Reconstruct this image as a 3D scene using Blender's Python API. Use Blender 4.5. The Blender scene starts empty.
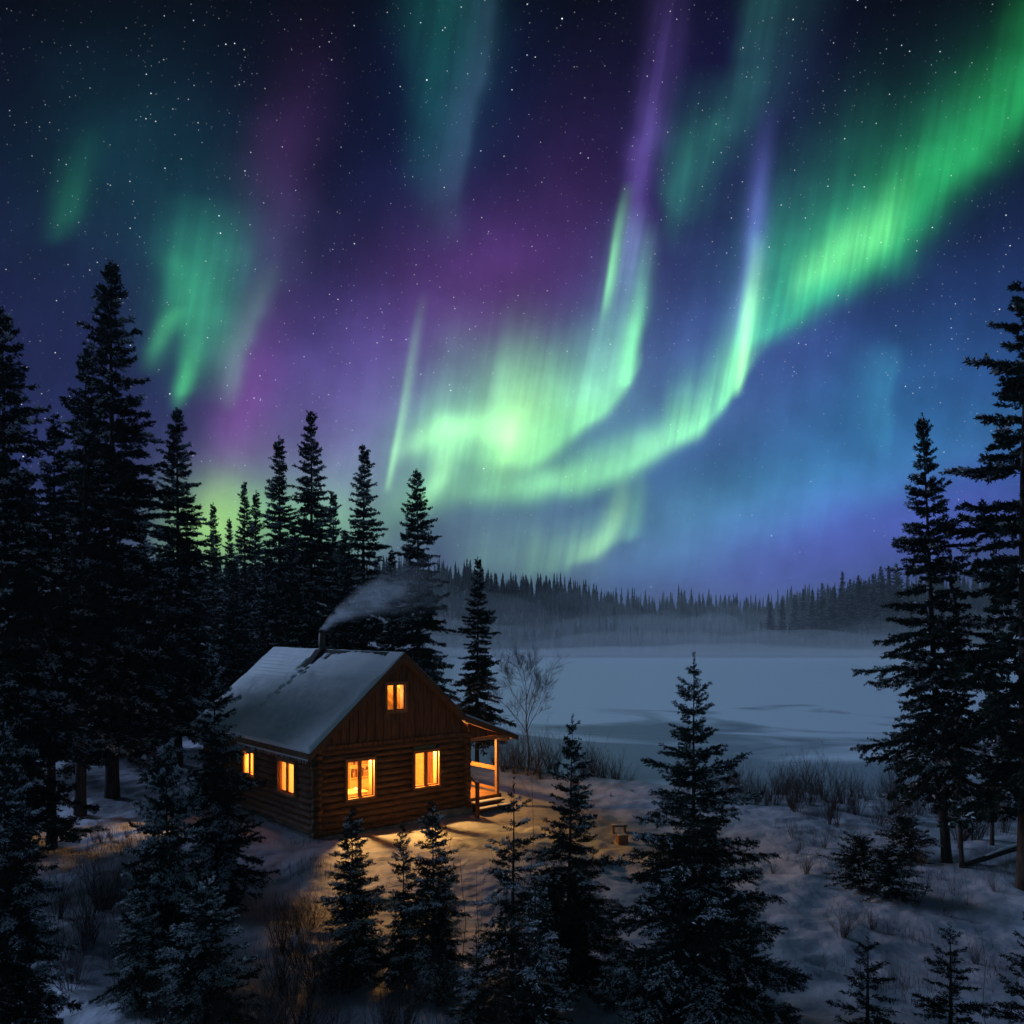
import bpy, bmesh, math, random
import numpy as np
from mathutils import Vector, Matrix, noise as mnoise

scene = bpy.context.scene
COL = scene.collection
R = math.radians

# ------------------------------------------------------------------ camera
F_PX, HOR, CAM_Z = 826.0, 629.0, 6.2          # focal length, horizon row and eye height
cam_d = bpy.data.cameras.new('camera')
cam = bpy.data.objects.new('camera', cam_d)
COL.objects.link(cam)
cam.location = (0, 0, CAM_Z)
cam.rotation_euler = (R(90), 0, 0)            # level camera, lens shifted up
cam_d.sensor_width = 36.0
cam_d.lens = F_PX / 1024 * 36.0
cam_d.shift_y = (HOR - 512) / 1024
cam_d.clip_start = 0.1
cam_d.clip_end = 5000
scene.camera = cam

# ------------------------------------------------------------------ colour management / render
scene.view_settings.view_transform = 'Standard'
scene.view_settings.look = 'None'
scene.view_settings.gamma = 1.0
scene.view_settings.exposure = 0.0
scene.render.engine = 'CYCLES'
cy = scene.cycles
cy.use_denoising = True
try:
    cy.denoiser = 'OPENIMAGEDENOISE'
    cy.denoising_input_passes = 'RGB_ALBEDO_NORMAL'
except Exception:
    pass
cy.max_bounces = 6
cy.diffuse_bounces = 3
cy.glossy_bounces = 2
cy.transmission_bounces = 4
cy.transparent_max_bounces = 12
cy.volume_bounces = 3
cy.caustics_reflective = False
cy.caustics_refractive = False
cy.sample_clamp_indirect = 4.0
cy.volume_step_rate = 2.0

# ------------------------------------------------------------------ world: night sky with aurora
def lin(r, g, b):
    f = lambda c: (c/255/12.92) if c/255 <= 0.04045 else ((c/255+0.055)/1.055)**2.4
    return (f(r), f(g), f(b))

world = bpy.data.worlds.new('World')
scene.world = world
world.use_nodes = True
WT = world.node_tree
WT.nodes.clear()
_N, _L = WT.nodes.new, WT.links.new

def _in(sock, v):
    if isinstance(v, bpy.types.NodeSocket):
        _L(v, sock)
    else:
        sock.default_value = v

def m(op, a, b=None, c=None, clamp=False):
    n = _N('ShaderNodeMath'); n.operation = op; n.use_clamp = clamp
    _in(n.inputs[0], a)
    if b is not None: _in(n.inputs[1], b)
    if c is not None: _in(n.inputs[2], c)
    return n.outputs[0]

def v(op, a, b=None, c=None, scale=None):
    n = _N('ShaderNodeVectorMath'); n.operation = op
    _in(n.inputs[0], a)
    if b is not None: _in(n.inputs[1], b)
    if c is not None: _in(n.inputs[2], c)
    if scale is not None: _in(n.inputs['Scale'], scale)
    return n.outputs['Value'] if op in ('LENGTH', 'DISTANCE', 'DOT_PRODUCT') else n.outputs['Vector']

def xyz(x, y, z=0.0):
    n = _N('ShaderNodeCombineXYZ')
    for k, q in enumerate((x, y, z)): _in(n.inputs[k], q)
    return n.outputs[0]

def mr(x, a, b, lo=0.0, hi=1.0, smooth=False):
    n = _N('ShaderNodeMapRange')
    n.interpolation_type = 'SMOOTHSTEP' if smooth else 'LINEAR'
    _in(n.inputs[0], x)
    for k, q in enumerate((a, b, lo, hi)): n.inputs[k+1].default_value = q
    return n.outputs[0]

def curve(t, pts):
    """smooth function of t through pts [(t, value)]"""
    vals = [p[1] for p in pts]
    if max(vals) - min(vals) < 1e-6:
        return vals[0]
    t0, t1 = pts[0][0], pts[-1][0]
    lo, hi = min(vals), max(vals)
    n = _N('ShaderNodeFloatCurve')
    _L(mr(t, t0, t1), n.inputs['Value'])
    cm = n.mapping
    cm.use_clip = True
    cu = cm.curves[0]
    q = [((p[0]-t0)/(t1-t0), (p[1]-lo)/(hi-lo)) for p in pts]
    while len(cu.points) < len(q): cu.points.new(0.5, 0.5)
    for cp, (a, b) in zip(cu.points, q):
        cp.location = (a, b)
        cp.handle_type = 'AUTO_CLAMPED'
    cm.update()
    return m('MULTIPLY_ADD', n.outputs[0], hi-lo, lo)

def noise2(vec, scale, detail=2.0, rough=0.5, dim='2D'):
    n = _N('ShaderNodeTexNoise'); n.noise_dimensions = dim
    _L(vec, n.inputs['Vector'])
    n.inputs['Scale'].default_value = scale
    n.inputs['Detail'].default_value = detail
    n.inputs['Roughness'].default_value = rough
    return n.outputs[0]

tc = _N('ShaderNodeTexCoord')
DIR = v('NORMALIZE', tc.outputs['Generated'])
sep = _N('ShaderNodeSeparateXYZ'); _L(DIR, sep.inputs[0])
dx, dy, dz = sep.outputs
ady = m('MAXIMUM', m('ABSOLUTE', dy), 0.04)
U = F_PX / 100                                   # tangent of sky angle -> sky chart units
X0 = m('MULTIPLY_ADD', m('DIVIDE', dx, ady), U, 5.12)
Y0 = m('MULTIPLY_ADD', m('DIVIDE', dz, ady), -U, HOR/100)
X0 = m('MINIMUM', m('MAXIMUM', X0, -40.0), 40.0)
Y0 = m('MINIMUM', m('MAXIMUM', Y0, -40.0), 40.0)
P0 = xyz(X0, Y0)
w1 = noise2(P0, 0.9, 2.0)
w2 = noise2(v('ADD', P0, (7.3, 2.1, 0)), 0.9, 2.0)
X = m('ADD', X0, m('MULTIPLY', m('SUBTRACT', w1, 0.5), 0.30))
Y = m('ADD', Y0, m('MULTIPLY', m('SUBTRACT', w2, 0.5), 0.30))
# rays run almost vertically and converge upwards
RAY = m('ADD', X0, m('MULTIPLY', m('SUBTRACT', Y0, 4.0), 0.17))
rf = noise2(xyz(m('MULTIPLY', RAY, 7.0), m('MULTIPLY', Y0, 0.35)), 1.0, 2.0, 0.6)
rc = noise2(xyz(m('MULTIPLY', RAY, 2.4), m('MULTIPLY', Y0, 0.22)), 1.0, 2.0, 0.5)
rayf = mr(rf, 0.32, 0.70, 0.0, 1.0, True)
rayc = mr(rc, 0.30, 0.70, 0.0, 1.0, True)
RAYS = m('MULTIPLY_ADD', rayf, 0.45, m('MULTIPLY', rayc, 0.75))      # about 0..1.2

SKY = None
def emit(mask, col):
    global SKY
    if isinstance(col, tuple):
        c = v('SCALE', col, scale=mask)
    else:
        c = v('SCALE', col, scale=mask)
    SKY = c if SKY is None else v('ADD', SKY, c)

def gauss(d, wn, wp):
    """1 at d=0, falling off over wn on the negative side and wp on the positive"""
    neg = m('DIVIDE', d, wn); pos = m('DIVIDE', d, wp)
    s = m('MAXIMUM', m('MULTIPLY', neg, -1.0), pos)
    return m('EXPONENT', m('MULTIPLY', m('MULTIPLY', s, s), -1.0))

def stroke(axis, pts, col, rays=0.0, col2=None, grad=None, warp=True):
    """a curtain: along one axis t, centre c(t), soft widths on both sides, brightness I(t)"""
    xx, yy = (X, Y) if warp else (X0, Y0)
    t, o = (yy, xx) if axis == 'y' else (xx, yy)
    c = curve(t, [(p[0], p[1]) for p in pts])
    wn = curve(t, [(p[0], p[2]) for p in pts])
    wp = curve(t, [(p[0], p[3]) for p in pts])
    I = curve(t, [(p[0], p[4]) for p in pts])
    d = m('SUBTRACT', o, c)
    k = m('MULTIPLY', gauss(d, wn, wp), I)
    if rays:
        k = m('MULTIPLY', k, m('MULTIPLY_ADD', RAYS, 1.55*rays, 1.0-rays))
    if col2:
        var, a, b = grad
        f = mr(d if var == 'd' else t, a, b)
        n = _N('ShaderNodeMix'); n.data_type = 'VECTOR'
        _L(f, n.inputs[0]); n.inputs[4].default_value = col; n.inputs[5].default_value = col2
        emit(k, n.outputs[1])
    else:
        emit(k, col)

def blob(cx, cy_, rx, ry, ang, col, I=1.0, rays=0.0, warp=True):
    """a soft elliptical patch; ang (degrees) turns its long axis"""
    ca, sa = math.cos(R(ang)), math.sin(R(ang))
    xx, yy = (X, Y) if warp else (X0, Y0)
    a = m('SUBTRACT', xx, cx); b = m('SUBTRACT', yy, cy_)
    p = m('MULTIPLY_ADD', a, ca/rx, m('MULTIPLY', b, sa/rx))
    q = m('MULTIPLY_ADD', a, -sa/ry, m('MULTIPLY', b, ca/ry))
    s = m('MULTIPLY_ADD', p, p, m('MULTIPLY', q, q))
    k = m('MULTIPLY', m('EXPONENT', m('MULTIPLY', s, -1.0)), I)
    if rays:
        k = m('MULTIPLY', k, m('MULTIPLY_ADD', RAYS, 1.55*rays, 1.0-rays))
    emit(k, col)
GREEN, MINT, TEAL = lin(60, 205, 110), lin(165, 240, 165), lin(30, 120, 105)
PURPLE, MAGENTA, VIOLET, BLUE = lin(95, 60, 150), lin(120, 55, 130), lin(80, 80, 180), lin(40, 80, 165)

# --- dark base: near black overhead to slate blue at the skyline
g = _N('ShaderNodeValToRGB')
_L(mr(Y0, -2.0, 7.0), g.inputs[0])
els = g.color_ramp.elements
ramp = [(0.0, lin(3, 6, 14)), (0.22, lin(5, 8, 20)), (0.40, lin(12, 16, 44)), (0.60, lin(30, 36, 78)),
        (0.76, lin(36, 46, 92)), (0.86, lin(50, 60, 98)), (0.93, lin(56, 72, 96)), (1.0, lin(40, 55, 75))]
while len(els) < len(ramp): els.new(0.5)
for e_, (p_, c_) in zip(els, ramp):
    e_.position = p_; e_.color = (*c_, 1)
SKY = g.outputs[0]

# --- wide washes of colour
blob(9.2, 4.3, 2.6, 1.3, -20, lin(24, 76, 134), 0.72)
blob(8.5, 5.35, 1.9, 0.5, -14, lin(76, 74, 165), 0.60)
blob(7.9, 3.3, 0.7, 1.2, 10, VIOLET, 0.22)
blob(6.9, 3.6, 0.55, 1.0, 10, VIOLET, 0.30)
blob(4.75, 3.0, 1.15, 0.85, -25, MAGENTA, 0.37)
blob(5.6, 2.3, 0.7, 1.3, 20, lin(90,50,120), 0.18)
blob(3.7, 3.9, 0.9, 0.8, 0, PURPLE, 0.45)
blob(2.45, 4.15, 0.34, 0.85, 14, MAGENTA, 0.6)
blob(2.75, 2.1, 0.36, 1.25, 12, lin(105,55,125), 0.25)
blob(3.0, 5.0, 1.6, 0.8, 0, lin(110, 80, 130), 0.30)
blob(1.25, 1.75, 1.1, 1.1, 20, lin(12, 66, 68), 0.45)
blob(2.2, 2.5, 0.6, 0.7, 15, lin(20, 85, 85), 0.5)
blob(2.15, 5.25, 0.45, 0.36, 0, lin(165, 228, 45), 0.58)
blob(3.0, 5.2, 1.0, 0.45, 0, lin(125, 220, 70), 0.42)
blob(6.0, 5.5, 1.6, 0.5, 0, lin(90, 115, 140), 0.35)
blob(4.6, 1.5, 0.8, 1.6, 0, lin(20, 40, 90), 0.35)
blob(7.2, 1.3, 0.9, 1.4, 20, lin(35, 30, 90), 0.4)
stroke('x', [(5.8, 5.75, .5, .3, 0), (7.0, 5.45, .5, .28, .45), (8.2, 5.05, .5, .26, .6), (9.4, 4.6, .5, .26, .5), (10.6, 4.3, .5, .3, .3)],
       lin(38, 108, 122))
stroke('y', [(3.4, 8.92, .25, .08, 0), (3.9, 8.9, .25, .07, .45), (4.3, 8.87, .2, .06, .3), (4.6, 8.85, .15, .05, 0)], lin(45, 120, 135))

# --- faint veils on the left
stroke('y', [(1.2, .92, .16, .16, 0), (1.7, .74, .2, .18, .35), (2.1, .62, .14, .18, .75), (2.28, .56, .13, .18, .5), (2.5, .48, .1, .1, 0)], lin(26, 98, 64), 0.25)
blob(2.0, 3.05, 0.42, 0.62, 15, lin(45, 130, 90), 0.45, 0.3)
stroke('y', [(1.9, 2.05, .3, .4, 0), (2.4, 1.92, .24, .4, .25), (2.85, 1.8, .18, .32, .55), (3.2, 1.88, .2, .38, .45), (3.6, 2.0, .2, .3, .2), (4.1, 2.0, .15, .25, 0)], lin(52, 165, 98), 0.2)
stroke('y', [(3.3, 1.95, .1, .12, 0), (3.65, 1.87, .09, .11, .5), (3.85, 1.80, .08, .10, .75), (4.0, 1.77, .08, .09, .35), (4.15, 1.74, .08, .09, 0)], lin(70, 190, 108))
stroke('y', [(3.0, 1.75, .1, .1, 0), (3.3, 1.62, .1, .1, .28), (3.6, 1.52, .1, .1, .12), (3.8, 1.46, .1, .1, 0)], lin(90, 220, 130))
stroke('y', [(2.6, 2.72, .16, .1, 0), (3.1, 2.58, .2, .12, .16), (3.6, 2.42, .18, .1, .25), (3.95, 2.32, .14, .09, .14), (4.2, 2.26, .1, .06, 0)], lin(120, 190, 150))

# --- tall veil at the top centre
stroke('y', [(-3, 4.5, .3, .4, 0), (-.6, 4.42, .32, .42, .8), (.4, 4.36, .28, .44, .9), (1.0, 4.30, .24, .46, .7), (1.6, 4.32, .22, .36, .5), (2.1, 4.40, .2, .2, .18), (2.6, 4.42, .2, .2, 0)], lin(12, 70, 62), 0.3)
stroke('y', [(-.5, 4.9, .2, .1, 0), (.6, 4.80, .25, .1, .35), (1.5, 4.66, .22, .08, .45), (2.1, 4.55, .2, .08, .2), (2.6, 4.5, .2, .1, 0)], lin(60, 90, 110))

# --- second veil top right of centre
stroke('y', [(-3, 7.9, .2, .5, 0), (-.5, 7.62, .16, .5, .55), (.5, 7.5, .12, .45, .6), (1.0, 7.44, .14, .4, .45), (1.4, 7.3, .3, .3, .3), (1.8, 7.2, .3, .3, 0)], lin(34, 86, 82), 0.2)
stroke('y', [(.6, 7.5, .5, .2, 0), (1.1, 7.25, .45, .22, .4), (1.6, 6.95, .24, .26, .75), (2.0, 6.78, .12, .28, .65), (2.3, 6.70, .08, .2, .25), (2.6, 6.66, .08, .15, 0)], lin(32, 108, 82), 0.3)

# --- purple pillar above the first curtain
stroke('y', [(-1.5, 6.8, .3, .3, 0), (0, 6.68, .24, .24, .22), (.8, 6.54, .18, .20, .42), (1.5, 6.44, .15, .18, .65), (2.2, 6.34, .14, .18, .65), (2.8, 6.26, .14, .2, .3), (3.3, 6.2, .15, .2, 0)], lin(80, 62, 128), 0.5)
stroke('y', [(1.0, 7.7, .12, .12, 0), (1.8, 7.60, .10, .10, .5), (2.4, 7.54, .10, .12, .85), (3.0, 7.46, .12, .12, .7), (3.6, 7.38, .15, .1, 0)], lin(84, 84, 165), warp=False)

# --- first curtain: fold hanging from the pillar, sweeping left into the bright core
stroke('y', [(1.8, 6.28, .05, .09, 0), (2.3, 6.17, .035, .07, .40), (2.75, 6.10, .03, .065, .80), (3.0, 6.06, .03, .065, .55), (3.25, 6.02, .04, .07, .1), (3.5, 6.0, .05, .1, 0)], lin(125, 225, 130), warp=False)
stroke('y', [(2.2, 6.5, .06, .1, 0), (2.7, 6.42, .06, .1, .2), (3.1, 6.38, .08, .09, .5), (3.4, 6.33, .09, .06, .85), (3.7, 6.29, .1, .05, .75), (3.9, 6.25, .1, .05, 0)], lin(112, 222, 130), warp=False)
stroke('y', [(2.0, 6.32, .15, .15, 0), (2.7, 6.28, .2, .18, .48), (3.3, 6.18, .26, .2, .52), (3.8, 6.02, .28, .2, .46), (4.1, 5.85, .25, .2, 0)], lin(85, 135, 140), 0.6, warp=False)
stroke('x', [(3.8, 4.55, .30, .2, 0), (4.4, 4.46, .42, .20, .40), (4.85, 4.55, .60, .18, .62), (5.2, 4.56, .75, .13, .85), (5.55, 4.42, .60, .12, .85), (5.85, 4.20, .55, .11, .82), (6.1, 3.98, .55, .11, .72), (6.3, 3.70, .5, .09, .45), (6.45, 3.5, .3, .08, 0)],
       lin(125, 218, 110), 0.25)
blob(4.9, 4.3, 1.5, 0.55, -12, lin(110, 185, 150), 0.35)
blob(6.3, 4.5, 1.6, 0.5, -22, lin(70, 120, 150), 0.22)
blob(6.1, 3.6, 0.5, 0.9, 8, lin(90, 110, 170), 0.35)
blob(5.12, 4.25, 0.30, 0.42, 10, lin(190, 245, 140), 0.42)
blob(5.10, 4.33, 0.10, 0.26, 10, lin(200, 250, 160), 0.30)
blob(5.0, 3.9, 0.75, 0.5, -10, lin(130, 200, 150), 0.40, 0.3)
stroke('x', [(3.9, 4.55, .1, .12, 0), (4.3, 4.40, .14, .12, .5), (4.7, 4.28, .2, .14, .55), (5.0, 4.26, .2, .15, .4), (5.3, 4.3, .2, .15, 0)], lin(155, 235, 140))
stroke('y', [(2.9, 4.24, .05, .06, 0), (3.6, 4.11, .045, .06, .25), (4.2, 4.01, .035, .05, .50), (4.5, 3.95, .032, .045, .72), (4.75, 3.90, .03, .04, .55), (4.95, 3.86, .03, .04, 0)], lin(140, 215, 130), warp=False)
stroke('y', [(4.1, 4.6, .18, .12, 0), (4.45, 4.52, .15, .12, .45), (4.75, 4.42, .13, .10, .6), (4.95, 4.35, .12, .09, .35), (5.2, 4.28, .1, .1, 0)], lin(150, 225, 140), 0.2)

# --- second curtain: the long lower band, its ray wall and the broad arc to the upper right
stroke('x', [(3.8, 5.05, .3, .2, 0), (4.4, 4.97, .3, .18, .38), (4.9, 4.92, .25, .16, .52), (5.5, 4.85, .18, .14, .74), (6.1, 4.69, .22, .13, .84), (6.55, 4.50, .28, .12, .82), (6.9, 4.32, .3, .12, .55), (7.1, 4.15, .25, .1, 0)],
       lin(132, 220, 120), 0.15)
stroke('x', [(6.6, 4.42, .4, .08, 0), (6.95, 4.28, .45, .08, .95), (7.2, 4.05, .50, .09, 1.0), (7.4, 3.78, .6, .09, .75), (7.55, 3.55, .7, .09, .25), (7.75, 3.3, .5, .09, 0)],
       lin(110, 205, 110), 0.6, warp=False)
stroke('y', [(2.3, 7.58, .06, .08, 0), (2.8, 7.52, .06, .09, .5), (3.15, 7.47, .055, .08, .95), (3.5, 7.43, .05, .06, 1.05), (3.75, 7.40, .05, .045, .8), (4.0, 7.36, .05, .04, 0)],
       lin(150, 235, 125), warp=False)
stroke('x', [(7.35, 3.55, .4, .06, 0), (7.6, 3.34, .75, .12, .55), (8.0, 3.00, .62, .18, .82), (8.6, 2.58, .56, .24, .95), (9.1, 2.18, .58, .28, .82), (9.6, 1.68, .60, .32, .66), (10.1, 1.08, .65, .36, .60), (10.6, .4, .7, .4, .6), (11.5, -1.0, .8, .5, 0)],
       lin(44, 196, 102), 0.25)
stroke('x', [(7.8, 2.95, .2, .12, 0), (8.2, 2.68, .25, .16, .4), (8.7, 2.38, .28, .2, .5), (9.0, 2.15, .3, .2, .2), (9.3, 1.9, .3, .2, 0)], lin(150, 240, 130), 0.4)
blob(8.5, 2.0, 1.7, 0.6, -40, lin(28, 115, 82), 0.6, 0.2)

# --- low rays over the far shore
stroke('y', [(4.7, 6.24, .08, .08, 0), (5.05, 6.20, .11, .09, .36), (5.3, 6.13, .13, .08, .46), (5.5, 5.98, .2, .1, .34), (5.66, 5.85, .2, .1, 0)], lin(150, 215, 110), warp=False)
stroke('y', [(4.7, 6.42, .06, .06, 0), (5.0, 6.38, .09, .09, .25), (5.25, 6.34, .09, .08, .26), (5.45, 6.28, .06, .05, 0)], lin(120, 200, 120), warp=False)
stroke('x', [(5.2, 5.62, .25, .1, 0), (5.6, 5.62, .30, .08, .35), (5.9, 5.55, .35, .07, .45), (6.2, 5.4, .35, .07, .2), (6.45, 5.3, .3, .07, 0)], lin(120, 180, 105), 0.35)
stroke('x', [(4.4, 5.75, .5, .2, 0), (4.8, 5.6, .35, .25, .2), (5.2, 5.55, .35, .25, .28), (5.6, 5.55, .3, .25, .2), (6.2, 5.7, .3, .2, 0)], lin(125, 185, 110), 0.35)

# --- faint unevenness of the whole sky: soft clumps and fine rays
blob(5.0, 4.6, 2.6, 0.9, -8, lin(70, 110, 105), 0.30)
blob(3.4, 4.5, 0.8, 0.9, 0, lin(110, 75, 125), 0.30)
blob(8.2, 4.3, 1.5, 0.55, -25, lin(30, 105, 105), 0.30)
blob(7.0, 5.1, 1.3, 0.35, -15, lin(60, 125, 115), 0.25)
blob(3.6, 3.6, 1.0, 0.5, -30, lin(60, 80, 120), 0.25)
cl = noise2(P0, 1.3, 4.0, 0.55)
mod = m('MULTIPLY', mr(cl, 0.3, 0.7, 0.86, 1.14), m('MULTIPLY_ADD', rayf, 0.05, 0.975))
SKY = v('SCALE', SKY, scale=mod)

# --- stars
def stars(scale, r0, r1, thresh, gain):
    n = _N('ShaderNodeTexVoronoi'); n.voronoi_dimensions = '3D'; n.feature = 'F1'
    _L(DIR, n.inputs['Vector']); n.inputs['Scale'].default_value = scale
    d = n.outputs['Distance']
    sc_ = _N('ShaderNodeSeparateXYZ'); _L(n.outputs['Color'], sc_.inputs[0])
    core = mr(d, r1, r0, 0.0, 1.0)
    core = m('MULTIPLY', core, core)
    mag = m('POWER', mr(sc_.outputs[0], thresh, 1.0), 3.0)
    k = m('MULTIPLY', core, m('MULTIPLY_ADD', mag, gain, gain*0.12))
    k = m('MULTIPLY', k, m('GREATER_THAN', sc_.outputs[0], thresh))
    n2 = _N('ShaderNodeMix'); n2.data_type = 'VECTOR'
    _L(sc_.outputs[1], n2.inputs[0]); n2.inputs[4].default_value = (0.75, 0.85, 1.0); n2.inputs[5].default_value = (1.0, 0.95, 0.9)
    emit(m('MULTIPLY', k, mr(Y0, 6.0, 4.0, 0.25, 1.0)), n2.outputs[1])
stars(60, 0.012, 0.056, 0.15, 3.8)
stars(125, 0.02, 0.105, 0.05, 1.5)
stars(230, 0.03, 0.17, 0.3, 0.6)

bg = _N('ShaderNodeBackground')
_L(SKY, bg.inputs['Color'])
bg.inputs['Strength'].default_value = 1.0
wo = _N('ShaderNodeOutputWorld')
_L(bg.outputs[0], wo.inputs['Surface'])
world.cycles.sampling_method = 'MANUAL'
world.cycles.sample_map_resolution = 1024

# ------------------------------------------------------------------ moonless glow: one weak, very soft sky-coloured lamp
sun_d = bpy.data.lights.new('sun', 'SUN')
sun = bpy.data.objects.new('sun', sun_d); COL.objects.link(sun)
sun_d.energy = 2.3
sun_d.angle = R(30)
sun_d.color = (0.43, 0.62, 1.0)
sun.rotation_euler = Vector((0.86, -0.36, -0.36)).to_track_quat('-Z', 'Y').to_euler()   # from beyond the left forest

# ------------------------------------------------------------------ tools
def mk(name, c1, c2=None, scale=5.0, rough=0.8, bump=0.0, bscale=None, stretch=(1, 1, 1), coords='Object', spec=0.3, detail=4.0, lo=0.35, hi=0.65, bdist=0.02):
    mt = bpy.data.materials.new(name); mt.use_nodes = True
    nt = mt.node_tree; bs = nt.nodes['Principled BSDF']
    bs.inputs['Roughness'].default_value = rough
    bs.inputs['Specular IOR Level'].default_value = spec
    if c2 is None:
        bs.inputs['Base Color'].default_value = (*c1, 1)
        if not bump: return mt
    t = nt.nodes.new('ShaderNodeTexCoord'); mp = nt.nodes.new('ShaderNodeMapping')
    mp.inputs['Scale'].default_value = stretch
    nt.links.new(t.outputs[coords], mp.inputs[0])
    if c2 is not None:
        n = nt.nodes.new('ShaderNodeTexNoise'); n.inputs['Scale'].default_value = scale; n.inputs['Detail'].default_value = detail
        nt.links.new(mp.outputs[0], n.inputs['Vector'])
        r = nt.nodes.new('ShaderNodeValToRGB')
        r.color_ramp.elements[0].position = lo; r.color_ramp.elements[0].color = (*c1, 1)
        r.color_ramp.elements[1].position = hi; r.color_ramp.elements[1].color = (*c2, 1)
        nt.links.new(n.outputs[0], r.inputs[0]); nt.links.new(r.outputs[0], bs.inputs['Base Color'])
    if bump:
        n2 = nt.nodes.new('ShaderNodeTexNoise'); n2.inputs['Scale'].default_value = bscale or scale*3; n2.inputs['Detail'].default_value = 5
        nt.links.new(mp.outputs[0], n2.inputs['Vector'])
        b = nt.nodes.new('ShaderNodeBump'); b.inputs['Strength'].default_value = bump; b.inputs['Distance'].default_value = bdist
        nt.links.new(n2.outputs[0], b.inputs['Height']); nt.links.new(b.outputs[0], bs.inputs['Normal'])
    return mt

def glow(name, col, strength):
    mt = bpy.data.materials.new(name); mt.use_nodes = True
    bs = mt.node_tree.nodes['Principled BSDF']
    bs.inputs['Base Color'].default_value = (*col, 1)
    bs.inputs['Emission Color'].default_value = (*col, 1)
    bs.inputs['Emission Strength'].default_value = strength
    return mt

def tag(o, label=None, cat=None, group=None, kind=None):
    if label: o['label'] = label
    if cat: o['category'] = cat
    if group: o['group'] = group
    if kind: o['kind'] = kind
    return o

def empty(name, loc=(0, 0, 0), rz=0.0):
    o = bpy.data.objects.new(name, None); COL.objects.link(o)
    o.location = loc; o.rotation_euler = (0, 0, rz); o.empty_display_size = 0.2
    return o

def link(name, me, parent=None, loc=(0, 0, 0)):
    o = bpy.data.objects.new(name, me); COL.objects.link(o)
    o.location = loc
    if parent is not None: o.parent = parent
    return o

def np_mesh(name, V, F, mat, smooth=False):
    """V (n,3) array, F a list of int arrays of constant width"""
    me = bpy.data.meshes.new(name)
    F = [np.asarray(f, dtype=np.int32) for f in F if len(f)]
    nl = sum(f.size for f in F); npoly = sum(len(f) for f in F)
    me.vertices.add(len(V)); me.vertices.foreach_set('co', np.asarray(V, dtype=np.float32).ravel())
    me.loops.add(nl); me.loops.foreach_set('vertex_index', np.concatenate([f.ravel() for f in F]))
    tot = np.concatenate([np.full(len(f), f.shape[1], dtype=np.int32) for f in F])
    start = np.concatenate([[0], np.cumsum(tot)[:-1]]).astype(np.int32)
    me.polygons.add(npoly); me.polygons.foreach_set('loop_start', start); me.polygons.foreach_set('loop_total', tot)
    if smooth: me.polygons.foreach_set('use_smooth', np.ones(npoly, dtype=bool))
    me.update(calc_edges=True); me.validate()
    me.materials.append(mat)
    return me

class MB:
    """collects boxes, bars and tubes into one mesh"""
    def __init__(s): s.v = []; s.f = []
    def add(s, vs, fs):
        n = len(s.v); s.v += [tuple(q) for q in vs]; s.f += [tuple(i+n for i in f) for f in fs]; return s
    def box(s, x0, x1, y0, y1, z0, z1):
        vs = [(x, y, z) for z in (z0, z1) for y in (y0, y1) for x in (x0, x1)]
        return s.add(vs, [(0, 2, 3, 1), (4, 5, 7, 6), (0, 1, 5, 4), (2, 6, 7, 3), (0, 4, 6, 2), (1, 3, 7, 5)])
    def prism(s, poly, y0, y1):
        """poly: (x, z) outline extruded along y"""
        n = len(poly)
        vs = [(x, y0, z) for x, z in poly] + [(x, y1, z) for x, z in poly]
        fs = [tuple(range(n)), tuple(range(2*n-1, n-1, -1))] + [(i, i+n, (i+1) % n+n, (i+1) % n) for i in range(n)]
        return s.add(vs, fs)
    def tube(s, pts, rad, n=8, cap=True):
        pts = [Vector(p) for p in pts]
        if not hasattr(rad, '__len__'): rad = [rad]*len(pts)
        rings = []
        for i, p in enumerate(pts):
            d = (pts[min(i+1, len(pts)-1)] - pts[max(i-1, 0)]).normalized()
            a = d.cross(Vector((0, 0, 1)) if abs(d.z) < 0.9 else Vector((1, 0, 0))).normalized(); b = d.cross(a)
            rings.append([p + (a*math.cos(2*math.pi*k/n) + b*math.sin(2*math.pi*k/n))*rad[i] for k in range(n)])
        vs = [q for r_ in rings for q in r_]
        fs = [(i*n+k, i*n+(k+1) % n, (i+1)*n+(k+1) % n, (i+1)*n+k) for i in range(len(pts)-1) for k in range(n)]
        if cap: fs += [tuple(range(n-1, -1, -1)), tuple((len(pts)-1)*n+k for k in range(n))]
        return s.add(vs, fs)
    def build(s, name, mat, parent=None, smooth=False, bevel=0.0, loc=(0, 0, 0)):
        me = bpy.data.meshes.new(name); me.from_pydata(s.v, [], s.f)
        bm = bmesh.new(); bm.from_mesh(me); bmesh.ops.recalc_face_normals(bm, faces=bm.faces)
        if bevel: bmesh.ops.bevel(bm, geom=bm.edges[:], offset=bevel, segments=1, affect='EDGES', clamp_overlap=True)
        bm.to_mesh(me); bm.free()
        if smooth:
            for p in me.polygons: p.use_smooth = True
        me.materials.append(mat)
        return link(name, me, parent, loc)

def vnoise(x, y, seed=0):
    """smooth value noise, arrays in, -1..1 out"""
    x = np.asarray(x, float); y = np.asarray(y, float)
    xi, yi = np.floor(x), np.floor(y); fx, fy = x-xi, y-yi
    fx = fx*fx*(3-2*fx); fy = fy*fy*(3-2*fy)
    def h(a, b):
        q = np.sin(a*127.1 + b*311.7 + seed*74.7)*43758.5453
        return (q - np.floor(q))*2-1
    return (h(xi, yi)*(1-fx)+h(xi+1, yi)*fx)*(1-fy) + (h(xi, yi+1)*(1-fx)+h(xi+1, yi+1)*fx)*fy

def sstep(a, b, t):
    t = np.clip((t-a)/(b-a), 0, 1); return t*t*(3-2*t)

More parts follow.
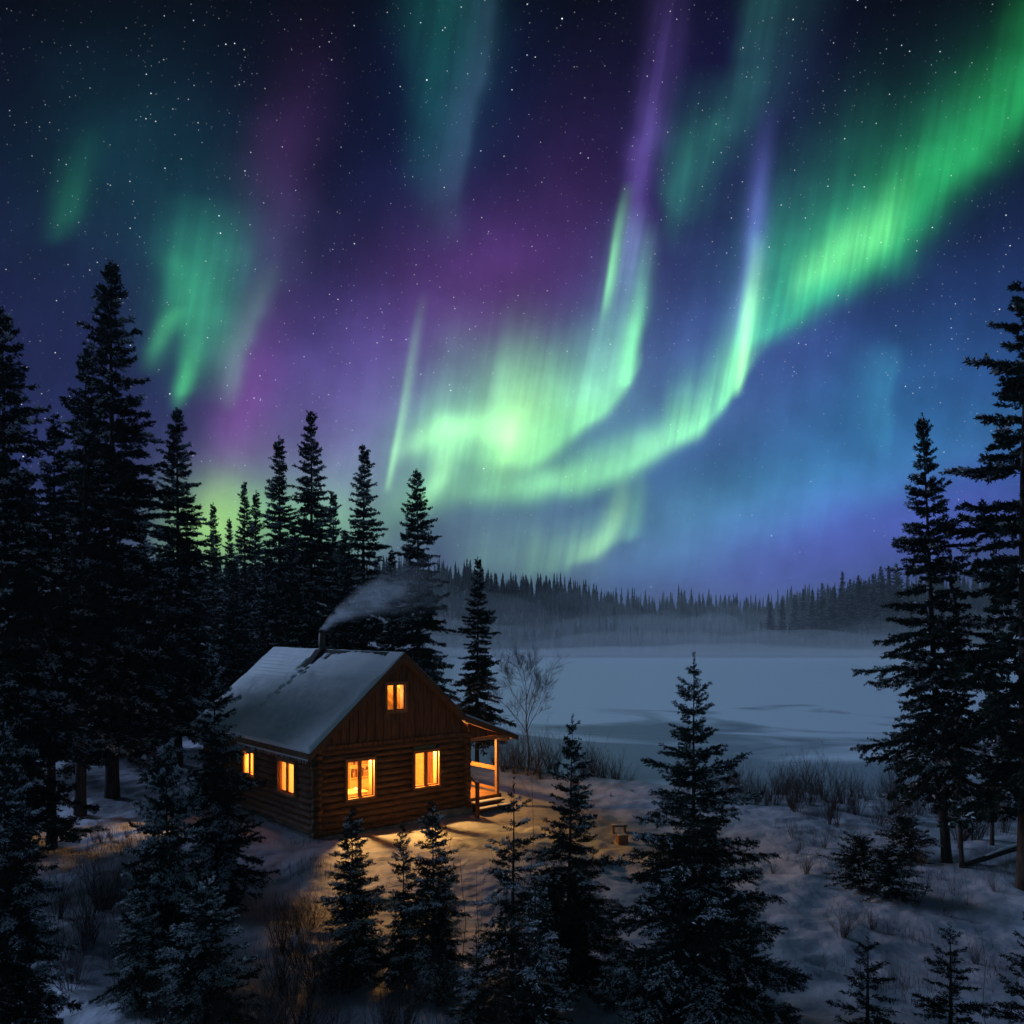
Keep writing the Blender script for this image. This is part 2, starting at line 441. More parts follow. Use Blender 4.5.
# ------------------------------------------------------------------ ground
CAB_A = np.array([-5.76, 24.41]); CAB_R = R(41.0)
CG = np.array([math.cos(CAB_R), math.sin(CAB_R)]); CS = np.array([-math.sin(CAB_R), math.cos(CAB_R)])
LAKE_Z = -3.0

def shore(x):
    return np.interp(x, [-600, -60, -45, -30, -20, -12, -8, 0, 6, 12, 20, 40, 80, 600], [900, 600, 420, 290, 150, 62, 54, 50, 46, 44, 42, 38, 34, 10])
def far_shore(x):
    return 306 + 5*vnoise(x*0.03, x*0+3.3, 4) + 2*vnoise(x*0.12, x*0, 5)
def ridge(q):
    """height of the far land by bearing (x/y)"""
    px = q*F_PX + 512
    return np.interp(px, [200, 440, 520, 600, 650, 700, 760, 800, 850, 880, 1024, 1300], [29, 26, 21.5, 15.5, 11, 12.5, 11, 13, 17, 20, 23, 25])

FOOT = []
_rf = random.Random(17)
for (xa_, ya_), (xb_, yb_) in [((0.6, 26.6), (3.4, 24.2)), ((0.5, 26.3), (2.8, 20.5)), ((2.8, 20.5), (6.6, 16.5)), ((6.6, 16.5), (7.2, 12.2)), ((0.2, 26.0), (-3.2, 23.2))]:
    n_ = int(math.hypot(xb_-xa_, yb_-ya_)/0.55); ux_, uy_ = (xb_-xa_)/n_, (yb_-ya_)/n_
    for k_ in range(n_):
        sd_ = 0.14*(1 if k_ % 2 else -1)
        FOOT.append((xa_+ux_*k_-uy_*sd_*1.8+_rf.uniform(-.05, .05), ya_+uy_*k_+ux_*sd_*1.8+_rf.uniform(-.05, .05)))

def ground_z(x, y):
    x = np.asarray(x, float); y = np.asarray(y, float)
    base = 0.16*vnoise(x*0.22, y*0.22, 1) + 0.09*vnoise(x*0.6, y*0.6, 2) + 0.055*vnoise(x*1.7, y*1.7, 3) + 0.028*vnoise(x*4.3, y*4.3, 7)
    base = base + 0.9*sstep(-10, -30, x) + 0.25*sstep(30, 40, y)*sstep(2, -6, x)
    # level the cabin's plot
    lx = (x-CAB_A[0])*CG[0] + (y-CAB_A[1])*CG[1]; ly = (x-CAB_A[0])*CS[0] + (y-CAB_A[1])*CS[1]
    d = np.maximum(np.maximum(-lx, lx-7.4), np.maximum(-ly, ly-9.0))
    base = base*(0.25+0.75*sstep(0.2, 2.5, d)) - 0.02
    # trodden path from the steps towards the right foreground
    t = np.clip((27-y)/17, 0, 1)
    pc = 0.5 + 8.5*t
    tread = np.exp(-((x-pc)/1.1)**2)*sstep(8, 11, y)*sstep(28, 25, y)
    base = base - 0.07*tread + 0.05*tread*vnoise(x*3.1, y*3.1, 8)
    # footprints from the steps to the crate and on towards the right foreground
    for k, (fx_, fy_) in enumerate(FOOT):
        base = base - 0.075*np.exp(-(((x-fx_)/0.15)**2+((y-fy_)/0.17)**2)**2)
    s = y - shore(x)
    near = -4.2 + (base+4.2)*sstep(4, -15, s)
    f = y - far_shore(x)
    r_ = ridge(x/np.maximum(y, 1.0))
    far = -4.2 + 1.7*sstep(-3, 3, f) + (r_+2.5)*sstep(0, 75, f) + 1.5*vnoise(x*0.05, y*0.05, 6)*sstep(5, 40, f)
    return np.where(f > -5, np.maximum(near, far), near)

def gz(x, y): return float(ground_z(np.array([x]), np.array([y]))[0])
def at(px, Y): return (px-512)/F_PX*Y                     # sideways offset of a bearing at distance Y
def top_z(py, Y): return CAM_Z + (HOR-py)/F_PX*Y          # height seen at row py at distance Y
def on_ground(px, py):
    """the ground point seen at a bearing"""
    Y = 5.0
    while Y < 400:
        if CAM_Z - (py-HOR)/F_PX*Y <= gz(at(px, Y), Y): break
        Y += 0.05
    return at(px, Y), Y

snow_m = mk('snow', (0.36, 0.395, 0.48), (0.53, 0.56, 0.65), 0.9, rough=0.65, bump=0.55, bscale=1.7, coords='Object', spec=0.25, bdist=0.22)

xs = np.concatenate([np.linspace(-500, -42, 50), np.linspace(-40, -16, 100), np.linspace(-15.88, 16, 266), np.linspace(16.24, 40, 100), np.linspace(42, 500, 50)])
ys = np.concatenate([np.linspace(-150, 4, 40), np.linspace(4.2, 30, 215), np.linspace(30.15, 62, 160), np.linspace(63, 290, 60), np.linspace(292, 420, 60), np.linspace(430, 1200, 20)])
GX, GY = np.meshgrid(xs, ys)
GZ = ground_z(GX, GY)
nx, ny = len(xs), len(ys)
idx = np.arange(nx*ny).reshape(ny, nx)
quads = np.stack([idx[:-1, :-1], idx[:-1, 1:], idx[1:, 1:], idx[1:, :-1]], -1).reshape(-1, 4)
ground = link('ground', np_mesh('ground', np.stack([GX, GY, GZ], -1).reshape(-1, 3), [quads], snow_m, True))
tag(ground, kind='structure')

# frozen lake: wind-blown snow over grey ice
ice_m = bpy.data.materials.new('lake_ice'); ice_m.use_nodes = True
nt = ice_m.node_tree; bs = nt.nodes['Principled BSDF']
t = nt.nodes.new('ShaderNodeTexCoord')
mp = nt.nodes.new('ShaderNodeMapping'); mp.inputs['Scale'].default_value = (0.030, 0.050, 1); mp.inputs['Rotation'].default_value = (0, 0, R(6))
nt.links.new(t.outputs['Object'], mp.inputs[0])
n1 = nt.nodes.new('ShaderNodeTexNoise'); n1.inputs['Scale'].default_value = 1.0; n1.inputs['Detail'].default_value = 5; n1.inputs['Distortion'].default_value = 1.6
nt.links.new(mp.outputs[0], n1.inputs['Vector'])
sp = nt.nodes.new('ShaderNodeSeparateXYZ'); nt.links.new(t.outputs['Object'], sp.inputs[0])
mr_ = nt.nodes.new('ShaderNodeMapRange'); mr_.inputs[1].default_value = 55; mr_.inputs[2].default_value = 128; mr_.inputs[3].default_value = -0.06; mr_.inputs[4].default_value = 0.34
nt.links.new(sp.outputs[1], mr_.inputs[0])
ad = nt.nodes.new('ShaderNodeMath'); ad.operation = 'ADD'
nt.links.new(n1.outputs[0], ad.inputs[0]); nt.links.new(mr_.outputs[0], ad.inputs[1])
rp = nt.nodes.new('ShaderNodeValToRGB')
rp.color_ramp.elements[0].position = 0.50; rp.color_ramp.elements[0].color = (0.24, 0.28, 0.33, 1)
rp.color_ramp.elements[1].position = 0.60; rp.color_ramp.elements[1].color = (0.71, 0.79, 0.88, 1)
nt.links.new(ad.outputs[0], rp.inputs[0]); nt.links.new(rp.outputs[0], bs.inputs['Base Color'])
bs.inputs['Roughness'].default_value = 0.55; bs.inputs['Specular IOR Level'].default_value = 0.35
lx_ = np.linspace(-320, 420, 60); ly_ = np.linspace(25, 330, 60)
LX, LY = np.meshgrid(lx_, ly_)
ii = np.arange(3600).reshape(60, 60)
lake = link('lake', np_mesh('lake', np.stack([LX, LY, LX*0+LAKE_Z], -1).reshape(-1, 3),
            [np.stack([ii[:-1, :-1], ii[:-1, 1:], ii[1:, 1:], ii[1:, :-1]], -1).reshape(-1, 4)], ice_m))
tag(lake, kind='structure')

# ------------------------------------------------------------------ log cabin
W, LEN, H1, ZR, ZE, EAVE, OV = 5.54, 8.5, 2.68, 5.54, 2.68, 0.474, 0.467
SL = (ZR-ZE)/(W/2+EAVE)
log_m = mk('log_wood', (0.075, 0.031, 0.012), (0.20, 0.088, 0.033), 3.0, rough=0.7, bump=0.5, bscale=9, stretch=(1, 1, 5), bdist=0.02)
board_m = mk('board_wood', (0.075, 0.031, 0.012), (0.21, 0.09, 0.034), 2.2, rough=0.75, bump=0.4, bscale=8, stretch=(7, 7, 0.7))
trim_m = mk('trim_wood', (0.24, 0.11, 0.04), (0.34, 0.17, 0.065), 4.0, rough=0.6, bump=0.2)
pine_m = mk('pine_wood', (0.36, 0.19, 0.075), (0.48, 0.27, 0.115), 3.0, rough=0.6, bump=0.2, stretch=(1, 1, 4))
inner_m = mk('inner_wood', (0.46, 0.29, 0.11), (0.60, 0.40, 0.17), 2.5, rough=0.6, stretch=(1, 1, 6))
shingle_m = mk('shingle', (0.018, 0.018, 0.018), (0.045, 0.042, 0.04), 9, rough=0.9, bump=0.6)
soffit_m = mk('soffit_wood', (0.10, 0.05, 0.022), (0.17, 0.085, 0.036), 4, rough=0.75, bump=0.2)
stone_m = mk('stone', (0.13, 0.125, 0.12), (0.26, 0.25, 0.24), 4, rough=0.9, bump=0.8)
metal_m = mk('stove_pipe', (0.05, 0.045, 0.04), (0.16, 0.12, 0.09), 7, rough=0.55, bump=0.1)
roof_snow_m = mk('roof_snow', (0.72, 0.76, 0.83), (0.82, 0.84, 0.88), 1.5, rough=0.6, bump=0.25, bscale=14, spec=0.25, bdist=0.03)
curtain_m = mk('curtain_cloth', (0.50, 0.36, 0.18), (0.62, 0.46, 0.26), 6, rough=0.9, bump=0.2, stretch=(6, 6, 0.4))
nt = curtain_m.node_tree
tl_ = nt.nodes.new('ShaderNodeBsdfTranslucent'); tl_.inputs[0].default_value = (0.75, 0.50, 0.22, 1)
mx = nt.nodes.new('ShaderNodeMixShader'); mx.inputs[0].default_value = 0.65
nt.links.new(nt.nodes['Principled BSDF'].outputs[0], mx.inputs[1]); nt.links.new(tl_.outputs[0], mx.inputs[2])
nt.links.new(mx.outputs[0], nt.nodes['Material Output'].inputs['Surface'])
iron_m = mk('black_iron', (0.02, 0.02, 0.02), None, rough=0.5)
glass_m = bpy.data.materials.new('window_glass'); glass_m.use_nodes = True
nt = glass_m.node_tree; nt.nodes.remove(nt.nodes['Principled BSDF'])
tr = nt.nodes.new('ShaderNodeBsdfTransparent'); tr.inputs[0].default_value = (0.95, 0.96, 0.95, 1)
gl = nt.nodes.new('ShaderNodeBsdfGlossy'); gl.inputs['Roughness'].default_value = 0.02
lw_ = nt.nodes.new('ShaderNodeLayerWeight'); lw_.inputs[0].default_value = 0.5
pw_ = nt.nodes.new('ShaderNodeMath'); pw_.operation = 'POWER'; pw_.inputs[1].default_value = 4.0
nt.links.new(lw_.outputs['Facing'], pw_.inputs[0])
fr = nt.nodes.new('ShaderNodeMath'); fr.operation = 'MULTIPLY_ADD'; fr.inputs[1].default_value = 0.4; fr.inputs[2].default_value = 0.03
nt.links.new(pw_.outputs[0], fr.inputs[0])
mx = nt.nodes.new('ShaderNodeMixShader')
nt.links.new(fr.outputs[0], mx.inputs[0]); nt.links.new(tr.outputs[0], mx.inputs[1]); nt.links.new(gl.outputs[0], mx.inputs[2])
nt.links.new(mx.outputs[0], nt.nodes['Material Output'].inputs['Surface'])

cabin = empty('log_cabin', (CAB_A[0], CAB_A[1], 0.0), CAB_R)
tag(cabin, 'log cabin with lit windows, snowy gable roof and a lean-to porch on its right side', 'cabin')
CM = Matrix.Translation((CAB_A[0], CAB_A[1], 0)) @ Matrix.Rotation(CAB_R, 4, 'Z')
def cw(x, y, z): return CM @ Vector((x, y, z))             # cabin plan -> world

# openings (along, z) in the front gable, the left side and the right side
OP_F = [(0.94, 1.86, 1.06, 2.19), (3.39, 4.32, 1.10, 2.22)]
OP_A = (2.34, 3.02, 3.63, 4.46)
OP_L = [(1.20, 2.28, 1.12, 2.08), (4.12, 4.95, 1.30, 2.08)]
OP_R = [(1.4, 2.3, 0.45, 2.40), (3.4, 4.3, 1.15, 2.2)]

rng = random.Random(4)
def log_rows(n_off, a0, a1, ops, place, z0=0.12, zt=2.63):
    mb = MB(); z = z0 + n_off
    while z < zt:
        segs = [(a0-rng.uniform(.12, .19), a1+rng.uniform(.12, .19))]
        for (o0, o1, p0, p1) in ops:
            if p0-0.10 < z < p1+0.10:
                ns = []
                for s0, s1 in segs:
                    if o0-0.03 > s0 and o1+0.03 < s1: ns += [(s0, o0-0.03), (o1+0.03, s1)]
                    else: ns.append((s0, s1))
                segs = ns
        r0 = rng.uniform(0.105, 0.114)
        for s0, s1 in segs:
            k = max(2, int((s1-s0)/0.6)+1)
            pts, rr = [], []
            for i in range(k):
                u = s0+(s1-s0)*i/(k-1)
                pts.append(place(u, rng.uniform(-.002, .002), z+rng.uniform(-.002, .002))); rr.append(r0*rng.uniform(.993, 1.007))
            mb.tube(pts, rr, 10)
        z += 0.2
    return mb
log_rows(0, 0, W, OP_F, lambda u, o, z: (u, o, z)).build('log_wall', log_m, cabin, True)
log_rows(0.1, 0, LEN, OP_L, lambda u, o, z: (o, u, z)).build('log_wall', log_m, cabin, True)
log_rows(0.1, 0, LEN, OP_R, lambda u, o, z: (W+o, u, z)).build('log_wall', log_m, cabin, True)
log_rows(0, 0, W, [], lambda u, o, z: (u, LEN+o, z)).build('log_wall', log_m, cabin, True)

def panels(ops, a0, a1, z0, z1):
    """rectangles that cover a wall except its openings"""
    cuts = sorted({a0, a1, *[o[0] for o in ops], *[o[1] for o in ops]})
    out = []
    for c0, c1 in zip(cuts[:-1], cuts[1:]):
        mid = (c0+c1)/2
        hit = [o for o in ops if o[0] < mid < o[1]]
        if hit: out += [(c0, c1, z0, hit[0][2]), (c0, c1, hit[0][3], z1)]
        else: out.append((c0, c1, z0, z1))
    return out
mb = MB()
for a, b, c, d in panels(OP_F, 0.06, W-0.06, 0, H1): mb.box(a, b, 0.07, 0.15, c, d)
for a, b, c, d in panels(OP_L, 0.15, LEN-0.15, 0, H1): mb.box(0.07, 0.15, a, b, c, d)
for a, b, c, d in panels(OP_R, 0.15, LEN-0.15, 0, H1): mb.box(W-0.15, W-0.07, a, b, c, d)
mb.box(0.06, W-0.06, LEN-0.15, LEN-0.07, 0, H1)
mb.box(0.16, W-0.16, 4.0, 4.08, 0.31, 2.6)                # partition behind the front room
mb.build('inner_wall', inner_m, cabin)
MB().box(0.155, W-0.155, 0.155, LEN-0.155, 0.2, 0.3).build('floor', inner_m, cabin)
MB().box(0.155, W-0.155, 0.155, LEN-0.155, 2.61, 2.67).build('ceiling', inner_m, cabin)

# gables: vertical boards with battens, cut to the roof slope
def roof_under(x): return ZR - 0.20 - SL*abs(x-W/2)
def gable(y_out, y_in, ops):
    mb = MB(); x = -0.02; k = 0
    while x < W+0.02:
        wdt = 0.15
        x1 = min(x+wdt, W+0.02)
        cuts = sorted({x, x1, *[c for o in ops for c in o[:2] if x < c < x1]})
        for c0, c1 in zip(cuts[:-1], cuts[1:]):
            mid = (c0+c1)/2
            z0 = H1+0.005
            spans = [(z0, None)]
            for o in ops:
                if o[0] < mid < o[1]: spans = [(z0, o[2]), (o[3], None)]
            jit = (k % 2)*0.03
            for (p, q) in spans:
                t0 = q if q else roof_under(c0); t1 = q if q else roof_under(c1)
                if max(t0, t1) < p+0.01: continue
                mb.prism([(c0, p), (c1, p), (c1, max(t1, p+.004)), (c0, max(t0, p+.004))], y_out-jit, y_in)
        x = x1; k += 1
    return mb
gable(-0.10, 0.02, [OP_A]).build('gable', board_m, cabin)
gable(LEN-0.02, LEN+0.10, []).build('gable', board_m, cabin)
MB().box(-0.16, W+0.16, -0.155, -0.09, 2.60, 2.72).build('sill_board', board_m, cabin)

at_ = MB()                                                # boarded inside of the attic
for sgn in (-1, 1):
    at_.prism([(W/2, ZR-.30), (W/2+sgn*2.55, ZR-.30-SL*2.55), (W/2+sgn*2.55, ZR-.33-SL*2.55), (W/2, ZR-.33)], .03, 4.5)
    for k in range(6): at_.prism([(W/2, ZR-.331), (W/2+sgn*2.5, ZR-.331-SL*2.5), (W/2+sgn*2.5, ZR-.43-SL*2.5), (W/2, ZR-.43)], .25+k*.7, .32+k*.7)
at_.prism([(.45, 2.72), (W-.45, 2.72), (W/2+.05, ZR-.36), (W/2-.05, ZR-.36)], 4.42, 4.46)
at_.build('attic_lining', inner_m, cabin)

# windows: frame > mullion, pane, curtain
def window(o, place, curtains, sash='v'):
    a0, a1, z0, z1 = o
    dc = 0.20 if place == 'front' else -0.01
    def bx(mb, p0, p1, d0, d1, q0, q1):
        if place == 'front': mb.box(p0, p1, d0, d1, q0, q1)
        elif place == 'left': mb.box(d0, d1, p0, p1, q0, q1)
        else: mb.box(W-d1, W-d0, p0, p1, q0, q1)
    fw = 0.075
    f = MB()
    bx(f, a0-fw, a0, -0.165, 0.16, z0-fw, z1+fw); bx(f, a1, a1+fw, -0.165, 0.16, z0-fw, z1+fw)
    bx(f, a0+.001, a1-.001, -0.163, 0.16, z1, z1+fw); bx(f, a0+.001, a1-.001, -0.185, 0.16, z0-fw, z0)
    fo = f.build('window', trim_m, cabin)
    mu = MB(); mid = (a0+a1)/2
    sh_ = 0.0 if place == 'front' else -0.044
    bx(mu, mid-0.03, mid+0.03, -0.085+sh_, -0.03+sh_, z0, z1)
    for s0, s1 in ((a0, mid-0.03), (mid+0.03, a1)):
        bx(mu, s0, s0+0.035, -0.075+sh_, -0.035+sh_, z0, z1); bx(mu, s1-0.035, s1, -0.075+sh_, -0.035+sh_, z0, z1)
        bx(mu, s0+.035, s1-.035, -0.075+sh_, -0.035+sh_, z0, z0+0.04); bx(mu, s0+.035, s1-.035, -0.075+sh_, -0.035+sh_, z1-0.04, z1)
    mu.build('sash', trim_m, fo)
    pd = -0.056 if place == 'front' else -0.10
    g = MB(); bx(g, a0+.002, a1-.002, pd, pd+.004, z0+.002, z1-.002); g.build('pane', glass_m, fo)
    for (c0, c1) in curtains:
        n = max(4, int((c1-c0)/0.035)); pts = []
        for i in range(n+1):
            u = c0+(c1-c0)*i/n; dd = dc + 0.022*math.sin(i*1.9) + 0.01*math.sin(i*0.8+1)
            pts.append((u, dd))
        cm = MB(); vs = []
        for (u, dd) in pts:
            for zz in (z0+0.005, z1-0.005):
                vs.append((u, dd, zz) if place == 'front' else ((dd, u, zz) if place == 'left' else (W-dd, u, zz)))
        fs = [(2*i, 2*i+2, 2*i+3, 2*i+1) for i in range(n)]
        cm.add(vs, fs).build('curtain', curtain_m, fo, True)
    return fo
window(OP_F[0], 'front', [])
window(OP_F[1], 'front', [])
window(OP_A, 'front', [])
window(OP_L[0], 'left', [(1.205, 1.72), (1.76, 2.275)])
window(OP_L[1], 'left', [])
window(OP_R[1], 'right', [(3.38, 3.55), (4.15, 4.32)])
dr = MB(); a0, a1, z0, z1 = OP_R[0]
dr.box(W-0.02, W+0.05, a0+.01, a1-.01, z0, z1)
for k in range(5): dr.box(W+.05, W+.065, a0+.03+k*.17, a0+.18+k*.17, z0+.05, z1-.05)
do = dr.build('door', board_m, cabin)
MB().tube([(W+.07, a1-.1, 1.4), (W+.12, a1-.1, 1.4), (W+.12, a1-.22, 1.4)], 0.014, 6).build('handle', iron_m, do)
fm = MB(); fm.box(W-.1, W+.15, a0-.09, a0, z0, z1+.09); fm.box(W-.1, W+.15, a1, a1+.09, z0, z1+.09); fm.box(W-.1, W+.148, a0+.001, a1-.001, z1, z1+.09)
fm.build('door_frame', trim_m, do)

# stone footing
fo_ = MB(); rs = random.Random(8)
def stones(p0, p1, fixed, axis, zt):
    u = p0
    while u < p1:
        w_ = rs.uniform(.28, .6); u1 = min(u+w_, p1)
        d_ = rs.uniform(0, .04)
        if axis == 'x': fo_.box(u+.008, u1-.008, fixed-d_-.16, fixed+.10, -0.5, zt-rs.uniform(0, .05))
        else: fo_.box(fixed-d_-.16, fixed+.10, u+.008, u1-.008, -0.5, zt-rs.uniform(0, .05))
        u = u1
stones(3.9, W+.18, 0.0, 'x', 0.24); stones(0.15, 3.9, 0.02, 'x', 0.06); stones(0.2, LEN, 0.02, 'y', 0.07)
fo_.build('footing', stone_m, cabin, bevel=0.012)

# roof: boards and shingles, with a lean-to over the porch
Y0r, Y1r = -OV, LEN+0.4
XB, ZB, XP, ZP = 5.20, 3.40, 7.50, 2.55                  # break of slope and porch eave
def slab(mb, x0, z0, x1, z1, th, ya, yb, off=0.0):
    mb.prism([(x0, z0-off), (x1, z1-off), (x1, z1-off-th), (x0, z0-off-th)], ya, yb)
rb = MB()
tt = 0.08
slab(rb, -EAVE, ZE-tt, W/2, ZR-tt, 0.05, Y0r, Y1r)
slab(rb, W/2, ZR-tt, XB, ZB-tt, 0.05, Y0r, Y1r)
slab(rb, XB, ZB-tt, XP, ZP-tt, 0.05, Y0r, 6.2)
slab(rb, XB, ZB-tt, W+EAVE, ZR-SL*(W/2+EAVE)-tt, 0.05, 6.2, Y1r)
roof = rb.build('roof', shingle_m, cabin)
ub = MB()
slab(ub, -EAVE+.03, ZE-tt-.052, W/2, ZR-tt-.052-.02, 0.07, Y0r+.02, Y1r-.02)
slab(ub, W/2, ZR-tt-.052-.02, XB, ZB-tt-.052-.02, 0.07, Y0r+.02, Y1r-.02)
slab(ub, XB, ZB-tt-.072, XP-.04, ZP-tt-.055, 0.05, Y0r+.02, 6.18)
ub.build('soffit', soffit_m, roof)
fb = MB()                                                # barge boards along the rake and the eaves
for yb_ in (Y0r-.035, Y1r):
    fb.prism([(-EAVE-.01, ZE-tt-.0), (W/2, ZR-tt), (W/2, ZR-tt-.24), (-EAVE-.01, ZE-tt-.20)], yb_, yb_+.035)
    fb.prism([(W/2, ZR-tt), (XB, ZB-tt), (XB, ZB-tt-.22), (W/2, ZR-tt-.24)], yb_, yb_+.035)
fb.prism([(XB, ZB-tt), (XP, ZP-tt), (XP, ZP-tt-.15), (XB, ZB-tt-.22)], Y0r-.035, Y0r)
fb.box(-EAVE-.03, -EAVE, Y0r, Y1r, ZE-tt-.19, ZE-tt-.01)
fb.box(XP, XP+.03, Y0r, 6.2, ZP-tt-.15, ZP-tt-.01)
fb.build('barge_board', soffit_m, roof)

# snow lying on the roof: thin near the ridge so that the shingle courses show, swept bare around the pipe
PIPE_Y = 4.83
def snow_sheet(xa, za, xb, zb, ya, yb, nu, nv, tfun, seed):
    ln = math.hypot(xb-xa, zb-za); ux, uz = (xb-xa)/ln, (zb-za)/ln; nxn, nzn = -uz, ux
    if nzn < 0: nxn, nzn = -nxn, -nzn
    u = np.linspace(0, ln, nu); w_ = np.linspace(ya, yb, nv)
    UU, VV = np.meshgrid(u, w_)
    T = tfun(UU, VV, ln)
    edge = np.minimum(np.minimum(UU, VV-ya), yb-VV)
    T = T*np.clip(0.45+(edge-0.03*vnoise(UU*3, VV*3, seed+40))/0.16, 0.30, 1)
    Vt = np.stack([xa+ux*UU+nxn*T, VV, za+uz*UU+nzn*T], -1).reshape(-1, 3)
    Vb = np.stack([xa+ux*UU-nxn*.012, VV, za+uz*UU-nzn*.012], -1).reshape(-1, 3)
    I = np.arange(nu*nv).reshape(nv, nu)
    top = np.stack([I[:-1, :-1], I[:-1, 1:], I[1:, 1:], I[1:, :-1]], -1).reshape(-1, 4)
    rim = np.concatenate([I[0], I[1:, -1], I[-1, -2::-1], I[-2:0:-1, 0]])
    n = nu*nv; r2 = np.roll(rim, -1)
    side = np.stack([rim, rim+n, r2+n, r2], -1)
    return np.concatenate([Vt, Vb]), [top, side]
steps_uv = [(0.97, 4.55), (1.16, 4.75), (1.20, 4.42), (1.48, 4.72), (1.76, 4.62), (2.00, 4.82), (2.26, 4.74), (2.52, 4.92), (2.86, 4.86)]
def t_left(U_, V_, ln):
    d = ln-U_                                             # distance below the ridge
    t_ = 0.11 + 0.035*vnoise(U_*0.9, V_*0.9, 11) + 0.022*vnoise(U_*2.6, V_*2.6, 12) + 0.010*vnoise(U_*6, V_*6, 18)
    thin = sstep(1.75+0.35*0, 1.2, d + 0.35*vnoise(V_*0.7, V_*0, 13))
    t_ = t_*(1-0.66*thin) + thin*0.016*(1-((d/0.19) % 1.0))*np.clip(0.6+0.9*vnoise(U_*1.3, V_*0.8, 19), 0, 1.2)
    bare = sstep(0.19, 0.05, d - 0.09*vnoise(V_*2.2, V_*0, 14) - 0.05*vnoise(V_*7, U_*7, 24))*((V_ > 0.35) & (V_ < 4.5))
    bare = np.maximum(bare, sstep(.30, .62, vnoise(U_*3.3, V_*3.3, 25))*sstep(1.5, .5, np.hypot(d-.3, (V_-PIPE_Y)*.8))*.9)
    q = np.maximum(np.abs(V_-PIPE_Y+0.10-.12*d)-0.34-0.16*vnoise(U_*3, V_*3, 15), (d-0.85-0.2*vnoise(V_*5, U_*2, 16))*0.8)
    bare = np.maximum(bare, sstep(0.08, -0.05, q))
    for (sd, sv) in steps_uv:
        bare = np.maximum(bare, np.minimum(1, 1.6*np.exp(-(((d-sd)/0.10)**2+((V_-sv)/0.14)**2)**2)))
    return t_*(1-bare) - 0.02*bare
nl_ = math.hypot(W/2+EAVE, ZR-ZE)
Vs, Fs = snow_sheet(-EAVE, ZE-tt, W/2, ZR-tt, Y0r, Y1r, 150, 260, t_left, 1)
link('snow_cover', np_mesh('snow_cover', Vs, Fs, roof_snow_m, True), roof)
t_thin = lambda U_, V_, ln: 0.045 + 0.02*vnoise(U_*1.5, V_*1.5, 21)
Vs, Fs = snow_sheet(W/2, ZR-tt, XB, ZB-tt, Y0r, Y1r, 30, 90, t_thin, 2)
link('snow_cover', np_mesh('snow_cover', Vs, Fs, roof_snow_m, True), roof)
Vs, Fs = snow_sheet(XB, ZB-tt, XP, ZP-tt, Y0r, 6.2, 30, 70, lambda U_, V_, ln: 0.06+0.02*vnoise(U_*2, V_*2, 22), 3)
link('snow_cover', np_mesh('snow_cover', Vs, Fs, roof_snow_m, True), roof)
# icicles along the left eave
ic_m = mk('icicle_ice', (0.55, 0.62, 0.66), None, rough=0.15, spec=0.5)
ic = MB(); rs = random.Random(3); yy = Y0r+.1
while yy < 4.6:
    l_ = rs.uniform(.04, .16)*(1.3 if rs.random() < .2 else 1)
    ic.tube([(-EAVE-.02, yy, ZE-tt-.17), (-EAVE-.02, yy+rs.uniform(-.005, .005), ZE-tt-.19-l_)], [rs.uniform(.010, .018), .002], 5, False)
    yy += rs.uniform(.03, .11)
ic.box(-EAVE-.038, -EAVE-.031, Y0r+.05, 4.65, ZE-tt-.20, ZE-tt-.165); ic.build('icicles', ic_m, roof)

# stove pipe with a rain cap on the ridge
ch = MB(); zt_ = 6.06
ch.tube([(W/2-.04, PIPE_Y, 5.1), (W/2-.04, PIPE_Y, zt_)], 0.115, 14)
ch.tube([(W/2-.04, PIPE_Y, 5.62), (W/2-.04, PIPE_Y, 5.66)], 0.135, 14)
cho = ch.build('chimney', metal_m, cabin, True)
cp = MB(); cp.tube([(W/2-.04, PIPE_Y, zt_+.07), (W/2-.04, PIPE_Y, zt_+.14)], [.17, .03], 14)
for k in range(3):
    a = k*2.1; cx_, cy2 = W/2-.04+.11*math.cos(a), PIPE_Y+.11*math.sin(a)
    cp.tube([(cx_, cy2, zt_-.06), (cx_, cy2, zt_+.09)], .01, 5)
cp.build('cap', metal_m, cho)
fl = MB(); fl.prism([(W/2-.55, roof_under(W/2-.55)+.15), (W/2, roof_under(W/2)+.155), (W/2+.5, roof_under(W/2+.5)+.15), (W/2+.12, 5.49), (W/2-.2, 5.46)], PIPE_Y-.2, PIPE_Y+.2)
fl.build('flashing', shingle_m, cho)

# porch: deck, posts, rails, beams, steps
deck = MB()
k = 0; yy = 0.02
while yy < 6.0:
    deck.box(W+.16, 7.14, yy, yy+.135, 0.36, 0.42); yy += .142
dk = deck.build('porch_deck', pine_m, cabin)
jb = MB(); jb.box(W+.17, 7.12, -.02, .015, 0.12, 0.40); jb.box(7.08, 7.13, .03, 6.0, 0.12, 0.355); jb.build('skirt_board', board_m, dk)
PX = 7.02
for py_ in (0.10, 2.9, 5.8):
    MB().box(PX-.06, PX+.06, py_-.06, py_+.06, 0.42, 2.31).build('porch_post', pine_m, cabin, bevel=.008)
MB().tube([(PX, -.46, 2.40), (PX, 6.0, 2.40)], .095, 12).build('porch_beam', pine_m, cabin, True)
MB().box(W+.14, 7.0, .06, .14, 2.335, 2.46).build('porch_beam', pine_m, cabin)
MB().prism([(W+.13, 2.47), (PX+.05, 2.505), (XP-.12, ZP-tt-.15+.04), (XB+.30, ZB-tt-.20-.30*(ZB-ZP)/(XP-XB)+.03), (W+.13, ZB-tt-.18-.45*(ZB-ZP)/(XP-XB))], -.03, .03).build('porch_gable', board_m, cabin)
rf_ = MB()
